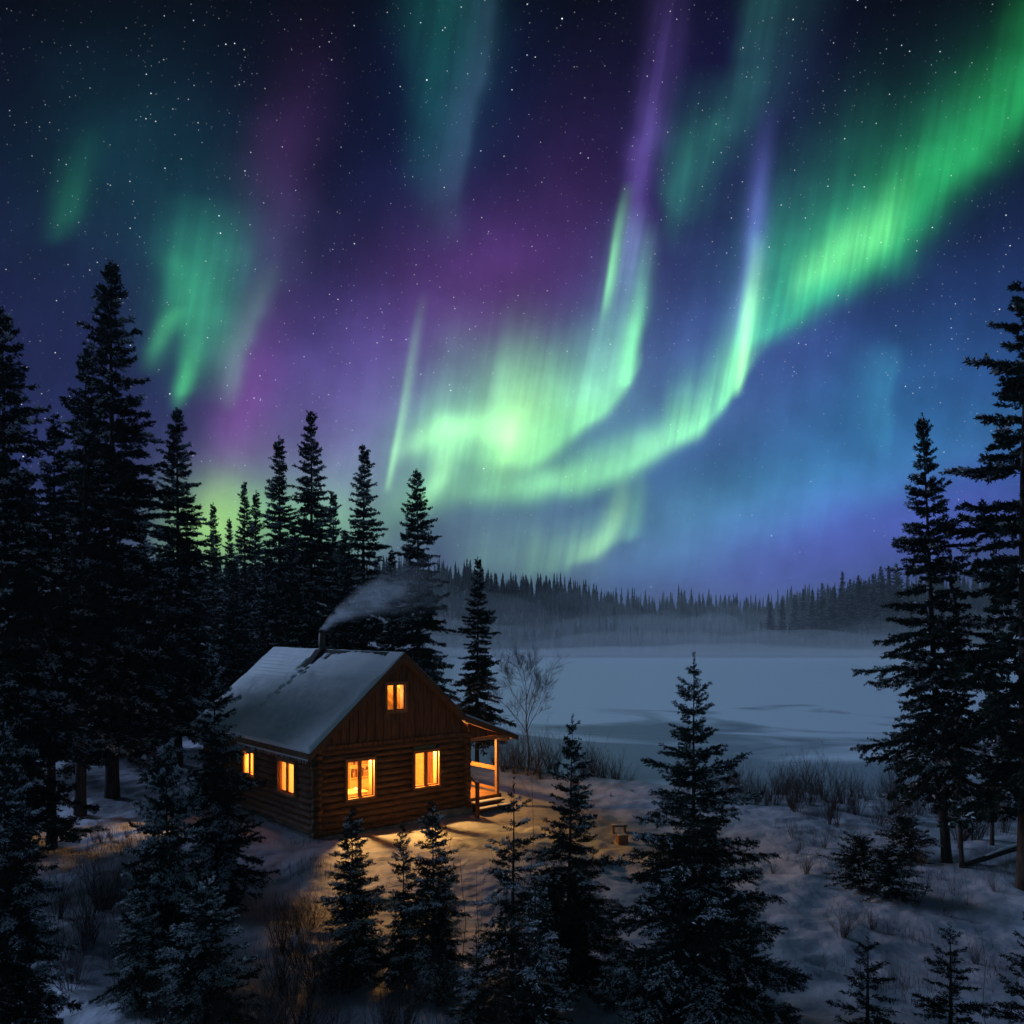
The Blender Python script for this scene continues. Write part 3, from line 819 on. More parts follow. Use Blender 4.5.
for k in range(9):
    y_ = .35+k*.7
    za_, zb_ = ZB-tt-.175, ZP-tt-.155
    rf_.prism([(XB+.35, za_-.35*(ZB-ZP)/(XP-XB)+.03), (XP-.1, zb_+.06), (XP-.1, zb_-.05), (XB+.35, za_-.35*(ZB-ZP)/(XP-XB)-.08)], y_, y_+.07)
rf_.build('rafters', pine_m, cabin)
for z_, hh in ((1.22, .15), (0.52, .10)):
    for ya_, yb_ in ((.165, 2.835), (2.965, 5.735)):
        MB().box(PX-.025, PX+.025, ya_, yb_, z_, z_+hh).build('porch_rail', pine_m, cabin, bevel=.006)
for zt_s, y1_, y0_ in ((0.29, -.022, -.33), (0.15, -.335, -.66)):
    so = MB().box(W+.14, 7.02, y0_, y1_, zt_s-.05, zt_s).build('porch_step', board_m, cabin, bevel=.006)
    sn = MB(); sn.box(W+.2, 6.98, y0_+.01, y1_-.03, zt_s+.001, zt_s+.03); sn.build('snow_layer', roof_snow_m, so, bevel=.012)
    MB().box(W+.16, 7.0, y1_-.06, y1_-.03, -.25, zt_s-.051).build('riser', board_m, so)
nw = MB().box(5.42, 5.53, -.78, -.67, -.2, 1.12).build('newel_post', board_m, cabin, bevel=.01)
MB().box(5.41, 5.54, -.79, -.66, 1.121, 1.16).build('snow_cap', roof_snow_m, nw, bevel=.015)
sr = MB(); sr.tube([(5.475, -.70, 1.02), (5.62, -.05, 1.28)], .028, 8); sr.build('hand_rail', board_m, cabin, True)

# lamps: each hangs on its own; the light sits in its bulb
bulb_m = glow('lamp_bulb', (1.0, 0.60, 0.22), 14.0)
shade_m = mk('lamp_shade', (0.60, 0.42, 0.22), (0.7, 0.5, 0.28), 5, rough=0.8)
WARM = (1.0, 0.475, 0.12)
def pendant(x, y, zb, watts, label, zc):
    p = cw(x, y, zb)
    o = empty('pendant_lamp', p)
    tag(o, label, 'lamp', 'lamps burning in and on the cabin')
    s = MB(); n = 14
    s.tube([(0, 0, .10), (0, 0, .12), (0, 0, .26)], [.15, .15, .05], n, False); s.build('shade', shade_m, o, True)
    MB().tube([(0, 0, .26), (0, 0, zc-zb)], .008, 6).build('cord', iron_m, o)
    b = MB(); b.tube([(0, 0, -.03), (0, 0, 0), (0, 0, .06), (0, 0, .11)], [.012, .042, .042, .02], 10); b.build('bulb', bulb_m, o, True)
    ld = bpy.data.lights.new('bulb_light', 'POINT'); ld.energy = watts; ld.color = WARM; ld.shadow_soft_size = .06
    lo = bpy.data.objects.new('bulb_light', ld); COL.objects.link(lo); lo.parent = o; lo.location = (0, 0, -.09)
    return o
pendant(1.42, 0.42, 2.22, 900, 'shaded bulb hanging in the cabin behind the left front window', 2.60)
pendant(3.86, 0.42, 2.22, 800, 'shaded bulb hanging in the cabin behind the right front window', 2.60)
pendant(2.70, 1.3, 4.15, 420, 'small shaded bulb hanging behind the attic window', 5.05)
pendant(0.95, 4.62, 2.05, 1500, 'shaded bulb hanging behind the rear window of the left wall', 2.60)
pl = empty('porch_lamp', cw(W+.14, 1.25, 2.0))
tag(pl, 'small lantern lighting the porch beside the cabin door', 'lamp', 'lamps burning in and on the cabin')
a = MB(); a.box(-.06, .06, -.05, .05, .12, .15); a.box(-.05, .05, -.045, .045, -.12, -.10)
for sx in (-.045, .045):
    for sy in (-.04, .04): a.box(sx-.005, sx+.005, sy-.005, sy+.005, -.10, .12)
a.box(-.02, .02, -.015, .015, .15, .2)
a.build('cage', iron_m, pl)
MB().tube([(0, 0, -.08), (0, 0, .0), (0, 0, .08)], [.02, .035, .02], 8).build('bulb', bulb_m, pl, True)
ld = bpy.data.lights.new('porch_light', 'POINT'); ld.energy = 340; ld.color = WARM; ld.shadow_soft_size = .05
lo = bpy.data.objects.new('porch_light', ld); COL.objects.link(lo); lo.parent = pl; lo.location = (.16, .04, 0)

# a few things seen through the panes
tb = empty('table', cw(1.55, 0.9, 0.3), CAB_R); tag(tb, 'wooden table just inside the left front window', 'table')
MB().box(-.55, .55, -.35, .35, .72, .76).build('tabletop', pine_m, tb)
for sx in (-.48, .48):
    for sy in (-.28, .28): MB().box(sx-.03, sx+.03, sy-.03, sy+.03, 0, .719).build('leg', pine_m, tb)
cup_m = mk('white_glaze', (.75, .72, .65), None, rough=.3)
for k, (dx_, dy_, h_, r_, nm, lb) in enumerate([(-.30, .0, .22, .05, 'jug', 'pale jug standing on the table inside the left front window'), (.22, -.1, .12, .04, 'mug', 'pale mug standing on the table inside the left front window')]):
    p = CM @ Vector((1.55+dx_, 0.9+dy_, 1.061))
    s = MB(); s.tube([(0, 0, 0), (0, 0, h_*.5), (0, 0, h_*.8), (0, 0, h_)], [r_*.8, r_*1.1, r_*.7, r_*.8], 12)
    s.tube([(r_*.9, 0, h_*.75), (r_*1.7, 0, h_*.6), (r_*1.6, 0, h_*.35), (r_, 0, h_*.25)], r_*.15, 6)
    o = s.build(nm, cup_m, None, True, loc=p); tag(o, lb, nm)
sh = empty('shelf', cw(4.0, 3.9, 0.3), CAB_R); tag(sh, 'wall shelf of books and jars seen through the right front window', 'shelf')
s = MB()
for z_ in (.1, .55, 1.0, 1.45, 1.9): s.box(-.7, .7, -.13, .12, z_, z_+.03)
s.box(-.73, -.7, -.13, .12, 0, 1.95); s.box(.7, .73, -.13, .12, 0, 1.95); s.build('case', inner_m, sh)
bk = MB(); rs = random.Random(6)
for z_ in (.58, 1.03, 1.48):
    x_ = -.66
    while x_ < .6:
        w_ = rs.uniform(.03, .07)
        if rs.random() < .75: bk.box(x_, x_+w_-.004, -.11, .08, z_+.002, z_+rs.uniform(.2, .33))
        x_ += w_
bk.build('books', mk('book_cloth', (.12, .04, .02), (.35, .22, .1), 12, rough=.8), sh)

# ------------------------------------------------------------------ conifers
needle_m = mk('spruce_needles', (0.010, 0.018, 0.014), (0.028, 0.046, 0.034), 1.3, rough=0.75, spec=0.12)
bark_m = mk('bark', (0.020, 0.015, 0.012), (0.065, 0.05, 0.04), 5, rough=0.95, bump=0.7, stretch=(3, 3, .6))
twig_m = mk('bare_twig', (0.035, 0.026, 0.022), (0.08, 0.06, 0.05), 4, rough=0.9)
tsnow_m = mk('branch_snow', (0.55, 0.60, 0.66), (0.72, 0.76, 0.81), 4, rough=0.8, spec=0.15)

def nrm(a): return a/np.maximum(np.linalg.norm(a, axis=-1, keepdims=True), 1e-9)

def tubes_np(P0, P1, r0, r1, n=3):
    """many thin straight tapered bars"""
    d = nrm(P1-P0); ref = np.where(np.abs(d[:, 2:3]) < .9, np.array([[0, 0, 1.]]), np.array([[1., 0, 0]]))
    a = nrm(np.cross(d, ref)); b = np.cross(d, a)
    ang = np.arange(n)*2*np.pi/n
    ring = a[:, None]*np.cos(ang)[None, :, None] + b[:, None]*np.sin(ang)[None, :, None]
    V = np.concatenate([P0[:, None]+ring*np.asarray(r0).reshape(-1, 1, 1), P1[:, None]+ring*np.asarray(r1).reshape(-1, 1, 1)], 1)
    base = np.arange(len(P0))[:, None]*2*n
    k = np.arange(n); k2 = (k+1) % n
    F = np.stack([base+k, base+k2, base+k2+n, base+k+n], -1).reshape(-1, 4)
    return V.reshape(-1, 3), F

def spruce(seed, H, Rb, start=0.06, dz=0.30, nb=6, needle=0.10, nwid=0.03, dens=60, tw_sp=0.13, power=0.85, ragged=0.35, droop=0.25, top_up=0.6, snow=0.25, snow_r=0.10, lean=0.0, trunk_r=None, open_top=0.0):
    r = np.random.default_rng(seed)
    trunk_r = trunk_r or H*0.011+0.015
    # trunk
    zs = np.linspace(-0.5, H*0.985, 14)
    bend = lambda z: np.stack([lean*(z/H)**2 + 0.015*H*np.sin(z/H*3+seed)*(z/H)*(1-z/H), 0.012*H*np.sin(z/H*4+2*seed)*(z/H)*(1-z/H)], -1)
    c = bend(np.maximum(zs, 0)); rad = trunk_r*np.maximum(1-zs/H, 0.02)**0.9
    rad[0] *= 1.35; rad[1] *= 1.05
    n = 9; ang = np.arange(n)*2*np.pi/n
    TV = np.stack([c[:, 0:1]+rad[:, None]*np.cos(ang), c[:, 1:2]+rad[:, None]*np.sin(ang), np.repeat(zs[:, None], n, 1)], -1).reshape(-1, 3)
    I = np.arange(14*n).reshape(14, n)
    TF = np.stack([I[:-1], np.roll(I, -1, 1)[:-1], np.roll(I, -1, 1)[1:], I[1:]], -1).reshape(-1, 4)
    # branches
    z, B = start*H, []
    while z < H*(0.985-0.05*open_top):
        t = (z/H-start)/(1-start)
        k = max(3, int(round(nb*(1-0.35*t)+r.uniform(-1, 1))))
        ph0 = r.uniform(0, 6.28); wf = 1 + ragged*0.5*r.normal()*0.55; wf = min(max(wf, .6), 1.3)
        for i in range(k):
            if r.random() < 0.10*ragged*2: continue
            L = Rb*(1-t)**power*(1-0.25*max(0, 0.12-t)/0.12)*(1-ragged*r.random()**1.2*1.1)*(1+0.22*ragged*(r.random() < .15))
            L = max(L*wf, 0.025*H*(1-t)+0.012*H)
            B.append((z+r.uniform(-.5, .5)*dz, ph0+i*6.283/k+r.uniform(-.35, .35), L, t))
        z += dz*(1-0.45*t*(1-open_top)+open_top*.9*t)*r.uniform(.75, 1.25)
    B = np.array(B); nbr = len(B)
    bz, ph, L, t = B.T
    slope = np.interp(t, [0, .35, .75, 1], [-0.22, 0.0, 0.30*top_up/.6, 1.3*top_up]) + r.normal(0, .10, nbr)
    dr = droop*np.interp(t, [0, .6, 1], [1.0, .8, 0.1])*r.uniform(.6, 1.4, nbr)
    up = dr*r.uniform(.5, 1.0, nbr)
    rdir = np.stack([np.cos(ph), np.sin(ph)], -1)
    cb = bend(np.clip(bz, 0, H))
    side = r.normal(0, .10, nbr)
    def bp(i, u):
        h = L[i]*u
        q = cb[i] + rdir[i]*(h/np.sqrt(1+np.minimum(slope[i]**2, 2)))[:, None] + np.stack([-rdir[i][:, 1], rdir[i][:, 0]], -1)*(side[i]*h*u)[:, None]
        return np.concatenate([q, (bz[i] + L[i]*(slope[i]/np.sqrt(1+np.minimum(slope[i]**2, 2))*u - dr[i]*u**2 + up[i]*0.75*u**4))[:, None]], 1)
    ib = np.arange(nbr); segs = 5
    P0, P1, R0, R1 = [], [], [], []
    for k in range(segs):
        u0, u1 = k/segs, (k+1)/segs
        P0.append(bp(ib, np.full(nbr, u0))); P1.append(bp(ib, np.full(nbr, u1)))
        br = np.clip(L*0.012, .004, .03)
        R0.append(br*(1-u0*.85)); R1.append(br*(1-u1*.85))
    BV, BF = tubes_np(np.concatenate(P0), np.concatenate(P1), np.concatenate(R0), np.concatenate(R1), 3)
    # twigs on both sides, plus the branch end itself
    nt_ = np.maximum(3, (L/tw_sp*1.25).astype(int))
    bi = np.repeat(ib, nt_*2)
    u = np.clip(0.06+0.94*r.random(len(bi))**1.1, 0, 1)
    A0 = bp(bi, u); A1 = bp(bi, np.clip(u+.05, 0, 1.05)); tan = nrm(A1-A0)
    sgn = np.where(r.random(len(bi)) < .5, -1., 1.)
    sidev = nrm(np.cross(tan, np.array([[0, 0, 1.]])))*sgn[:, None]
    ang = r.uniform(.55, 1.05, len(bi))[:, None]
    td = nrm(tan*np.cos(ang)+sidev*np.sin(ang)+np.array([[0, 0, 1.]])*r.normal(-.12, .20, len(bi))[:, None])
    tl = np.minimum(L[bi]*0.42, 0.11*H)*(1.05-0.75*u)*r.uniform(.55, 1.15, len(bi))
    tl = np.maximum(tl, needle*0.9)
    S0 = np.concatenate([A0] + [P0[k] for k in range(1, segs)]); S1 = np.concatenate([A0+td*tl[:, None]] + [P1[k] for k in range(1, segs)])
    sn_w = np.concatenate([u] + [np.full(nbr, k/segs) for k in range(1, segs)])
    # leader shoot
    S0 = np.concatenate([S0, np.array([[*bend(np.array([H*.93]))[0], H*.93], [*bend(np.array([H*.97]))[0], H*.965]])]); S1 = np.concatenate([S1, np.array([[*bend(np.array([H*.97]))[0], H*.97], [*bend(np.array([H]))[0], H]])])
    sn_w = np.concatenate([sn_w, [0, 0]])
    TWV, TWF = tubes_np(S0[:len(bi)], S1[:len(bi)], np.full(len(bi), nwid*.18), np.full(len(bi), nwid*.06), 3)
    sl = np.linalg.norm(S1-S0, axis=1)
    cnt = np.maximum(3, (sl*dens).astype(int))
    si = np.repeat(np.arange(len(S0)), cnt)
    v_ = r.random(len(si)); d = nrm(S1-S0)[si]
    ref = np.where(np.abs(d[:, 2:3]) < .9, np.array([[0, 0, 1.]]), np.array([[1., 0, 0]]))
    a = nrm(np.cross(d, ref)); b = np.cross(a, d)
    th = r.uniform(0, 6.283, len(si))[:, None]
    rad_ = a*np.cos(th)+b*np.sin(th)*0.75
    op = r.uniform(.5, 1.1, len(si))[:, None]
    nd = nrm(d*np.cos(op)+rad_*np.sin(op))
    base = S0[si]+(S1-S0)[si]*v_[:, None]
    ln = needle*r.uniform(.6, 1.15, len(si))*np.interp(v_, [0, .8, 1], [1, .9, .55])
    wv = nrm(np.cross(nd, nrm(r.normal(size=(len(si), 3)))))*(nwid*.5)
    NV = np.stack([base+nd*(ln*.25)[:, None]-wv, base+nd*(ln*.25)[:, None]+wv, base+nd*ln[:, None]], 1).reshape(-1, 3)
    NF = np.arange(len(NV)).reshape(-1, 3)
    # snow pads on the outer, upper sprays
    prob = 0.22*snow*np.clip(sn_w*1.3, .15, 1)*(np.abs(d_z := nrm(S1-S0)[:, 2]) < .75)
    pk = np.where(r.random(len(S0)) < prob)[0]
    SV, SF = np.zeros((0, 3)), np.zeros((0, 3), int)
    if len(pk):
        fr_ = r.uniform(.35, .85, len(pk))[:, None]
        c0 = S0[pk]+(S1-S0)[pk]*fr_ + np.array([[0, 0, needle*.30]])
        dx_ = nrm(S1-S0)[pk]; dyv = nrm(np.cross(np.array([[0, 0, 1.]]), dx_)); up_ = np.cross(dx_, dyv)
        la = np.clip(sl[pk]*.42, snow_r*.5, snow_r*2.2)*r.uniform(.6, 1.1, len(pk)); lb = snow_r*r.uniform(.35, .75, len(pk))
        m_ = 7; an = np.arange(m_)*2*np.pi/m_
        jit = r.uniform(.65, 1.25, (len(pk), m_, 1))
        rim = c0[:, None]+jit*(dx_[:, None]*np.cos(an)[None, :, None]*la[:, None, None]+dyv[:, None]*np.sin(an)[None, :, None]*lb[:, None, None]) - up_[:, None]*(lb*.35)[:, None, None]
        topv = c0[:, None]+up_[:, None]*(lb*.45)[:, None, None]
        SV = np.concatenate([topv, rim], 1).reshape(-1, 3)
        b0 = (np.arange(len(pk))*(m_+1))[:, None]; k = np.arange(m_)
        SF = np.stack([b0+0*k, b0+1+k, b0+1+(k+1) % m_], -1).reshape(-1, 3)
    nT = len(TV)
    trunk_me = np_mesh('trunk', np.concatenate([TV, BV]), [TF, BF+nT], bark_m)
    # frost: on snow-bearing sprays most upper needles are coated
    ta = np.concatenate([bi, *[ib]*(segs-1), [0, 0]])
    clump = vnoise(ph[ta]*1.6 + seed, bz[ta]/max(H*.05, .12), seed+3)
    bear = (r.random(len(S0)) < np.clip(snow*1.7*(sn_w*1.2)*np.maximum(0.75+2.6*clump, 0), 0, .95))
    fro = bear[si] & ((nd[:, 2] > -0.15) | (r.random(len(si)) < .25)) & (r.random(len(si)) < .8)
    nN, nTw = len(NV), len(TWV)
    crown_me = np_mesh('crown', np.concatenate([NV, TWV, SV]), [NF, TWF+nN, SF+nN+nTw], needle_m)
    crown_me.materials.append(tsnow_m)                    # snow caught on the sprays
    mi = np.zeros(len(crown_me.polygons), dtype=np.int32); mi[:len(NF)] = fro; mi[len(NF)+len(TWF):] = 1
    crown_me.polygons.foreach_set('material_index', mi)
    return dict(H=H, trunk=trunk_me, crown=crown_me)

def plant(proto, name, x, y, h, label, cat, group=None, wide=1.0, rz=None, sink=0.05, z=None, tilt=None):
    s = h/proto['H']
    o = empty(name, (x, y, (gz(x, y) if z is None else z)-sink), random.Random(int(x*971+y*137)).uniform(0, 6.28) if rz is None else rz)
    if tilt is None:
        q = random.Random(int(x*613+y*271)); k_ = 1.3 if h < 7 else 0.7
        tilt = (q.uniform(-k_, k_), q.uniform(-k_, k_))
    o.rotation_euler[0], o.rotation_euler[1] = R(tilt[0]), R(tilt[1])
    o.scale = (s*wide, s*wide, s)
    for part in ('trunk', 'crown'):
        if proto.get(part): link(part, proto[part], o)
    return tag(o, label, cat, group)

def plant_px(proto, name, px, py_top, Y, label, cat='tree', group=None, wide=1.0, rz=None, **k):
    x = at(px, Y); zt = top_z(py_top, Y); zb = gz(x, Y)
    return plant(proto, name, x, Y, zt-zb+.05, label, cat, group, wide, rz, **k)

TALL = [spruce(11, 14, 2.35, .10, .28, 7, .135, .042, 92, .125, .68, .48, .30, .6, .17, .06),
        spruce(12, 14, 2.20, .05, .30, 7, .135, .042, 92, .125, .70, .54, .34, .5, .17, .06),
        spruce(13, 14, 2.60, .10, .31, 7, .14, .044, 88, .13, .66, .50, .38, .6, .20, .07),
        spruce(14, 14, 2.00, .04, .27, 7, .13, .042, 92, .115, .72, .54, .25, .7, .17, .06)]
RAGGED = spruce(15, 14, 2.9, .14, .50, 6, .16, .050, 105, .13, .55, .66, .25, .5, .12, .07)
BARESTEM = spruce(17, 14, 2.1, .25, .36, 6, .135, .042, 92, .125, .74, .55, .32, .6, .15, .07)
LAKESIDE = spruce(16, 12, 2.5, .17, .29, 7, .12, .038, 95, .115, .82, .50, .26, .7, .12, .06)
HERO = spruce(21, 5.9, 1.95, .03, .140, 8, .062, .018, 165, .060, .86, .40, .16, .85, .18, .026, trunk_r=.06, open_top=.8)
MID = [spruce(22, 4.7, 1.30, .03, .125, 8, .066, .019, 155, .062, .82, .38, .16, .85, .20, .028, trunk_r=.05, open_top=.7),
       spruce(23, 3.2, 0.92, .04, .11, 8, .060, .017, 160, .055, .74, .44, .14, .75, .40, .028, trunk_r=.035, open_top=.4),
       spruce(24, 3.2, 0.86, .04, .12, 7, .060, .017, 160, .055, .76, .48, .16, .85, .40, .028, trunk_r=.035, open_top=.5)]
SNOWY = [spruce(25, 5.5, 2.0, .03, .19, 7, .075, .022, 135, .075, .80, .46, .26, .60, .42, .036),
         spruce(26, 3.4, 1.6, .03, .16, 8, .070, .021, 135, .07, .62, .46, .28, .60, .60, .040)]
SPARSE = spruce(27, 4.0, 1.2, .08, .17, 6, .060, .018, 150, .065, .72, .58, .20, .7, .42, .030, open_top=.5)
YOUNG = spruce(28, 1.8, 0.80, .05, .115, 6, .045, .012, 200, .05, .85, .30, .05, .9, .05, .02, open_top=.8)
BUSHY = spruce(29, 1.0, 1.0, .02, .075, 10, .060, .017, 140, .055, .36, .6, .22, .5, .30, .03)

# --- left forest
FG = 'tall dark spruces in the forest left of and behind the cabin'
L_ = [  # proto, bearing, top row, distance, width, label
    (TALL[2], 8, 308, 20.5, 1.0, 'tall dark spruce cut by the left edge of the photo, with a broad shaggy crown'),
    (TALL[0], 112, 266, 30.0, 1.02, 'tallest dark spruce of the left forest, rising above all its neighbours'),
    (BARESTEM, 80, 345, 27.4, .95, 'dark spruce with bare reddish lower trunk, just left of the tallest spruce'),
    (BARESTEM, 52, 415, 23.5, .9, 'spruce with long bare trunk standing nearest to the lamplit snow at far left'),
    (TALL[0], 178, 408, 37.0, 1.0, 'tall spruce with tidy pointed crown, right neighbour of the tallest spruce'),
    (TALL[3], 213, 503, 60.0, .9, 'thin small-looking distant spruce, first of the low tops in the greenish glow'),
    (TALL[3], 228, 518, 62.0, .8, 'shortest distant spruce in the greenish glow, right of another thin one'),
    (TALL[1], 245, 482, 52.0, .75, 'left top of the close pair of narrow spruces in the greenish glow'),
    (TALL[3], 254, 490, 54.0, .9, 'right top of the close pair of narrow spruces in the greenish glow'),
    (TALL[3], 282, 436, 45.0, 1.05, 'spruce just left of the higher spruce behind the cabin roof, touching its crown'),
    (TALL[0], 310, 411, 46.5, .95, 'highest spruce directly behind the cabin roof'),
    (TALL[1], 334, 492, 55.0, .9, 'low spruce top between two higher spruces behind the chimney'),
    (TALL[1], 365, 446, 48.0, 1.0, 'symmetrical spruce behind the chimney smoke'),
    (TALL[2], 420, 469, 46.0, .92, 'dark spruce behind the cabin gable, half veiled by the drifting smoke'),
    (LAKESIDE, 477, 557, 43.5, .9, 'lone spruce at the lake edge right behind the porch roof'),
    (TALL[1], 145, 520, 40.0, 1.0, 'lower dark spruce filling the gap right of the tallest spruce'),
    (TALL[2], 30, 470, 33.0, 1.0, 'shadowy spruce behind the trees at the left edge, only its side showing'),
    (TALL[3], 197, 545, 44.0, 1.1, 'dim spruce behind the upper end of the cabin roof, below the glow'),
    (TALL[0], 268, 540, 41.0, .9, 'dim spruce right behind the back end of the cabin roof'),
    (TALL[3], 296, 522, 43.0, 1.1, 'dim spruce behind the middle of the cabin ridge'),
    (TALL[1], 345, 530, 44.0, 1.0, 'dim spruce just behind the stove pipe'),
    (TALL[3], 392, 548, 50.0, .9, 'small dim spruce between the smoke and the gable'),
    (TALL[2], 130, 560, 36.0, .9, 'shadowy snow-flecked spruce at the forest edge left of the cabin roof'),
    (TALL[0], 235, 560, 39.0, 1.0, 'dim spruce behind the snowy spruce at the cabin corner'),
    (TALL[3], 62, 500, 38.0, 1.2, 'shadowy spruce filling the dark between the two tallest left trees'),
    (TALL[2], 160, 600, 31.0, .75, 'broad low spruce with snow-flecked branch tips, left of the cabin roof'),
    (TALL[1], -30, 330, 24.0, 1.1, 'dark spruce mostly outside the left edge of the photo'),
    (TALL[0], -20, 520, 17.0, .9, 'near dark spruce whose right branches enter at the left edge'),
]
for (p, px, pt, Y_, w_, lb) in L_:
    plant_px(p, 'spruce_tree', px, pt, Y_, lb, 'tree', FG, w_)

# --- snowy spruces in the left foreground
SG = 'snow-laden young spruces in the left foreground'
plant_px(SNOWY[0], 'spruce_tree', 217, 648, 18.2, 'snow-laden spruce hiding the left corner of the cabin roof', 'tree', SG, .70)
plant_px(SNOWY[1], 'spruce_tree', 168, 745, 14.6, 'ragged snowy spruce left of and below the one by the cabin corner', 'tree', SG, .55)
plant_px(SNOWY[1], 'spruce_tree', 205, 880, 12.6, 'low broad snow-covered spruce bush at lower left', 'tree', SG, .95)
plant_px(SNOWY[0], 'spruce_tree', 8, 725, 12.5, 'dark snowy spruce at the left edge in the foreground', 'tree', SG, .8)
plant_px(SNOWY[1], 'spruce_tree', 140, 890, 13.6, 'small snow-covered spruce clump left of the low broad one', 'tree', SG, .8)

# --- small spruces in the centre foreground
CGp = 'young spruces in the centre foreground'
plant_px(MID[1], 'spruce_tree', 355, 806, 14.6, 'small snowy spruce below the left front window', 'tree', CGp, 1.0)
plant_px(MID[2], 'spruce_tree', 405, 822, 14.6, 'thinner small spruce, middle one of the three below the cabin front', 'tree', CGp, .85)
plant_px(MID[1], 'spruce_tree', 434, 800, 14.0, 'small snowy spruce, rightmost of the three below the cabin front', 'tree', CGp, .95)
plant_px(SPARSE, 'spruce_tree', 512, 778, 12.9, 'sparse thin spruce in front of the porch steps', 'tree', CGp, .9)
plant_px(SPARSE, 'spruce_tree', 536, 868, 11.9, 'sparse low spruce in front of the dark pointed spruce in the centre', 'tree', CGp, 1.1)
plant_px(SPARSE, 'spruce_tree', 478, 925, 12.2, 'scrawny snowy seedling in the bottom centre, left of the sparse spruces', 'tree', CGp, 1.2)
plant_px(MID[0], 'spruce_tree', 567, 714, 14.4, 'dark pointed spruce with long leader in the centre foreground', 'tree', CGp, 1.0)
plant_px(HERO, 'spruce_tree', 695, 652, 12.7, 'large full spruce in front of the lake, biggest of the foreground', 'tree', CGp, 1.04, tilt=(0.4, 0))
plant_px(YOUNG, 'spruce_tree', 868, 932, 11.4, 'young spruce at the bottom right, left one of two', 'tree', CGp, 1.1)
plant_px(YOUNG, 'spruce_tree', 950, 922, 11.6, 'young spruce at the bottom right, right one of two', 'tree', CGp, 1.05)
plant_px(YOUNG, 'spruce_tree', 1030, 905, 11.3, 'dark young spruce cut by the right edge of the photo', 'tree', CGp, .9)
plant_px(YOUNG, 'spruce_seedling', 632, 789, 31.0, 'tiny reddish spruce seedling on the snow edge before the lake', 'seedling', None, 1.1)
plant_px(YOUNG, 'spruce_seedling', 611, 792, 30.5, 'tiny dark spruce seedling beside the reddish one on the snow edge', 'seedling', None, 1.4)

# --- right bank
RG = 'tall spruces on the right bank'
plant_px(LAKESIDE, 'spruce_tree', 947, 413, 21.6, 'tall pointed spruce on the right bank against the blue sky', 'tree', RG, .85, rz=0, tilt=(0, -3.2))
plant_px(RAGGED, 'spruce_tree', 1024, 290, 19.5, 'tallest spruce at the right edge with ragged clumpy branches', 'tree', RG, 1.0)
plant_px(BARESTEM, 'spruce_tree', 962, 560, 21.0, 'second trunk beside the pointed spruce on the right bank, lower crown', 'tree', RG, .6, rz=0, tilt=(0, -2))
plant_px(BARESTEM, 'spruce_tree', 992, 535, 23.0, 'thin bare-stemmed spruce between the two tall spruces on the right', 'tree', RG, .5)
plant_px(TALL[2], 'spruce_tree', 1050, 480, 26.0, 'dim spruce behind the ragged one at the right edge', 'tree', RG, .7)
plant_px(BUSHY, 'spruce_bush', 858, 838, 19.5, 'low bushy spruce on the snow below the right bank', 'bush', None, .85)
plant_px(BUSHY, 'spruce_bush', 890, 852, 19.0, 'lower bushy spruce touching the right side of the other one below the right bank', 'bush', None, 1.1)
plant_px(BUSHY, 'spruce_bush', 905, 818, 22.0, 'dark low spruce thicket at the foot of the two right trunks', 'bush', None, .9)

# --- trees standing out on the far shore, right
rs = random.Random(31)
ff = [(770, 603), (782, 598), (795, 594), (803, 588), (812, 590), (822, 583), (833, 586), (842, 571), (850, 579), (858, 575), (866, 580), (874, 573), (881, 566), (889, 571), (897, 563), (907, 574)]
for i, (px, pt) in enumerate(ff):
    Y_ = rs.uniform(312, 330); x = at(px, Y_)
    zb = gz(x, Y_); zt = top_z(pt, Y_)
    plant(TALL[i % 4], 'spruce_tree', x, Y_, zt-zb, 'dark spruce standing out above the far shore beyond the right end of the lake', 'tree', 'spruces on the far shore at right', 1.1)

# --- the far wood reads as one mass
r = np.random.default_rng(77)
fx, fy = [], []
for gy in np.arange(309, 392, 3.6):
    for gx in np.arange(-190, 300, 3.4):
        fx.append(gx+r.uniform(-3, 3)); fy.append(gy+r.uniform(-2.5, 2.5))
fx, fy = np.array(fx), np.array(fy)
keep = (fy-far_shore(fx) > 2) & (r.random(len(fx)) < .93)
fx, fy = fx[keep], fy[keep]
fz = ground_z(fx, fy); fh = r.uniform(5, 12.5, len(fx))*np.where(r.random(len(fx)) < .06, 1.25, 1.0)*(1+.28*vnoise(fx*.09, fy*.09, 33)+.15*vnoise(fx*.3, fy*.3, 34)); fr = np.minimum(fh, 9)*r.uniform(.13, .26, len(fx))
tiers, m_ = 9, 9
Vf, Ff = [], []
nf = len(fx); k = np.arange(m_)
for ti in range(tiers):
    z0 = fz+fh*(-0.02+0.98*ti/tiers); z1 = z0+fh*.20*(1-.35*ti/tiers); z1 = np.minimum(z1, fz+fh)
    if ti == tiers-1: z1 = fz+fh
    rr = fr*(1-ti/tiers)**.85
    an = r.uniform(0, 6.28, nf)[:, None]+k*2*np.pi/m_
    jr = rr[:, None]*np.where(k % 2 == 0, 1.15, .55)*r.uniform(.6, 1.25, (nf, m_))
    rim = np.stack([fx[:, None]+jr*np.cos(an), fy[:, None]+jr*np.sin(an), z0[:, None]-jr*.35+r.normal(0, .08, (nf, m_))], -1)
    apex = np.stack([fx, fy, z1], -1)[:, None]
    off = sum(len(v_) for v_ in Vf)
    Vf.append(np.concatenate([apex, rim], 1).reshape(-1, 3))
    b0 = off+(np.arange(nf)*(m_+1))[:, None]
    Ff.append(np.stack([b0+0*k, b0+1+k, b0+1+(k+1) % m_], -1).reshape(-1, 3))
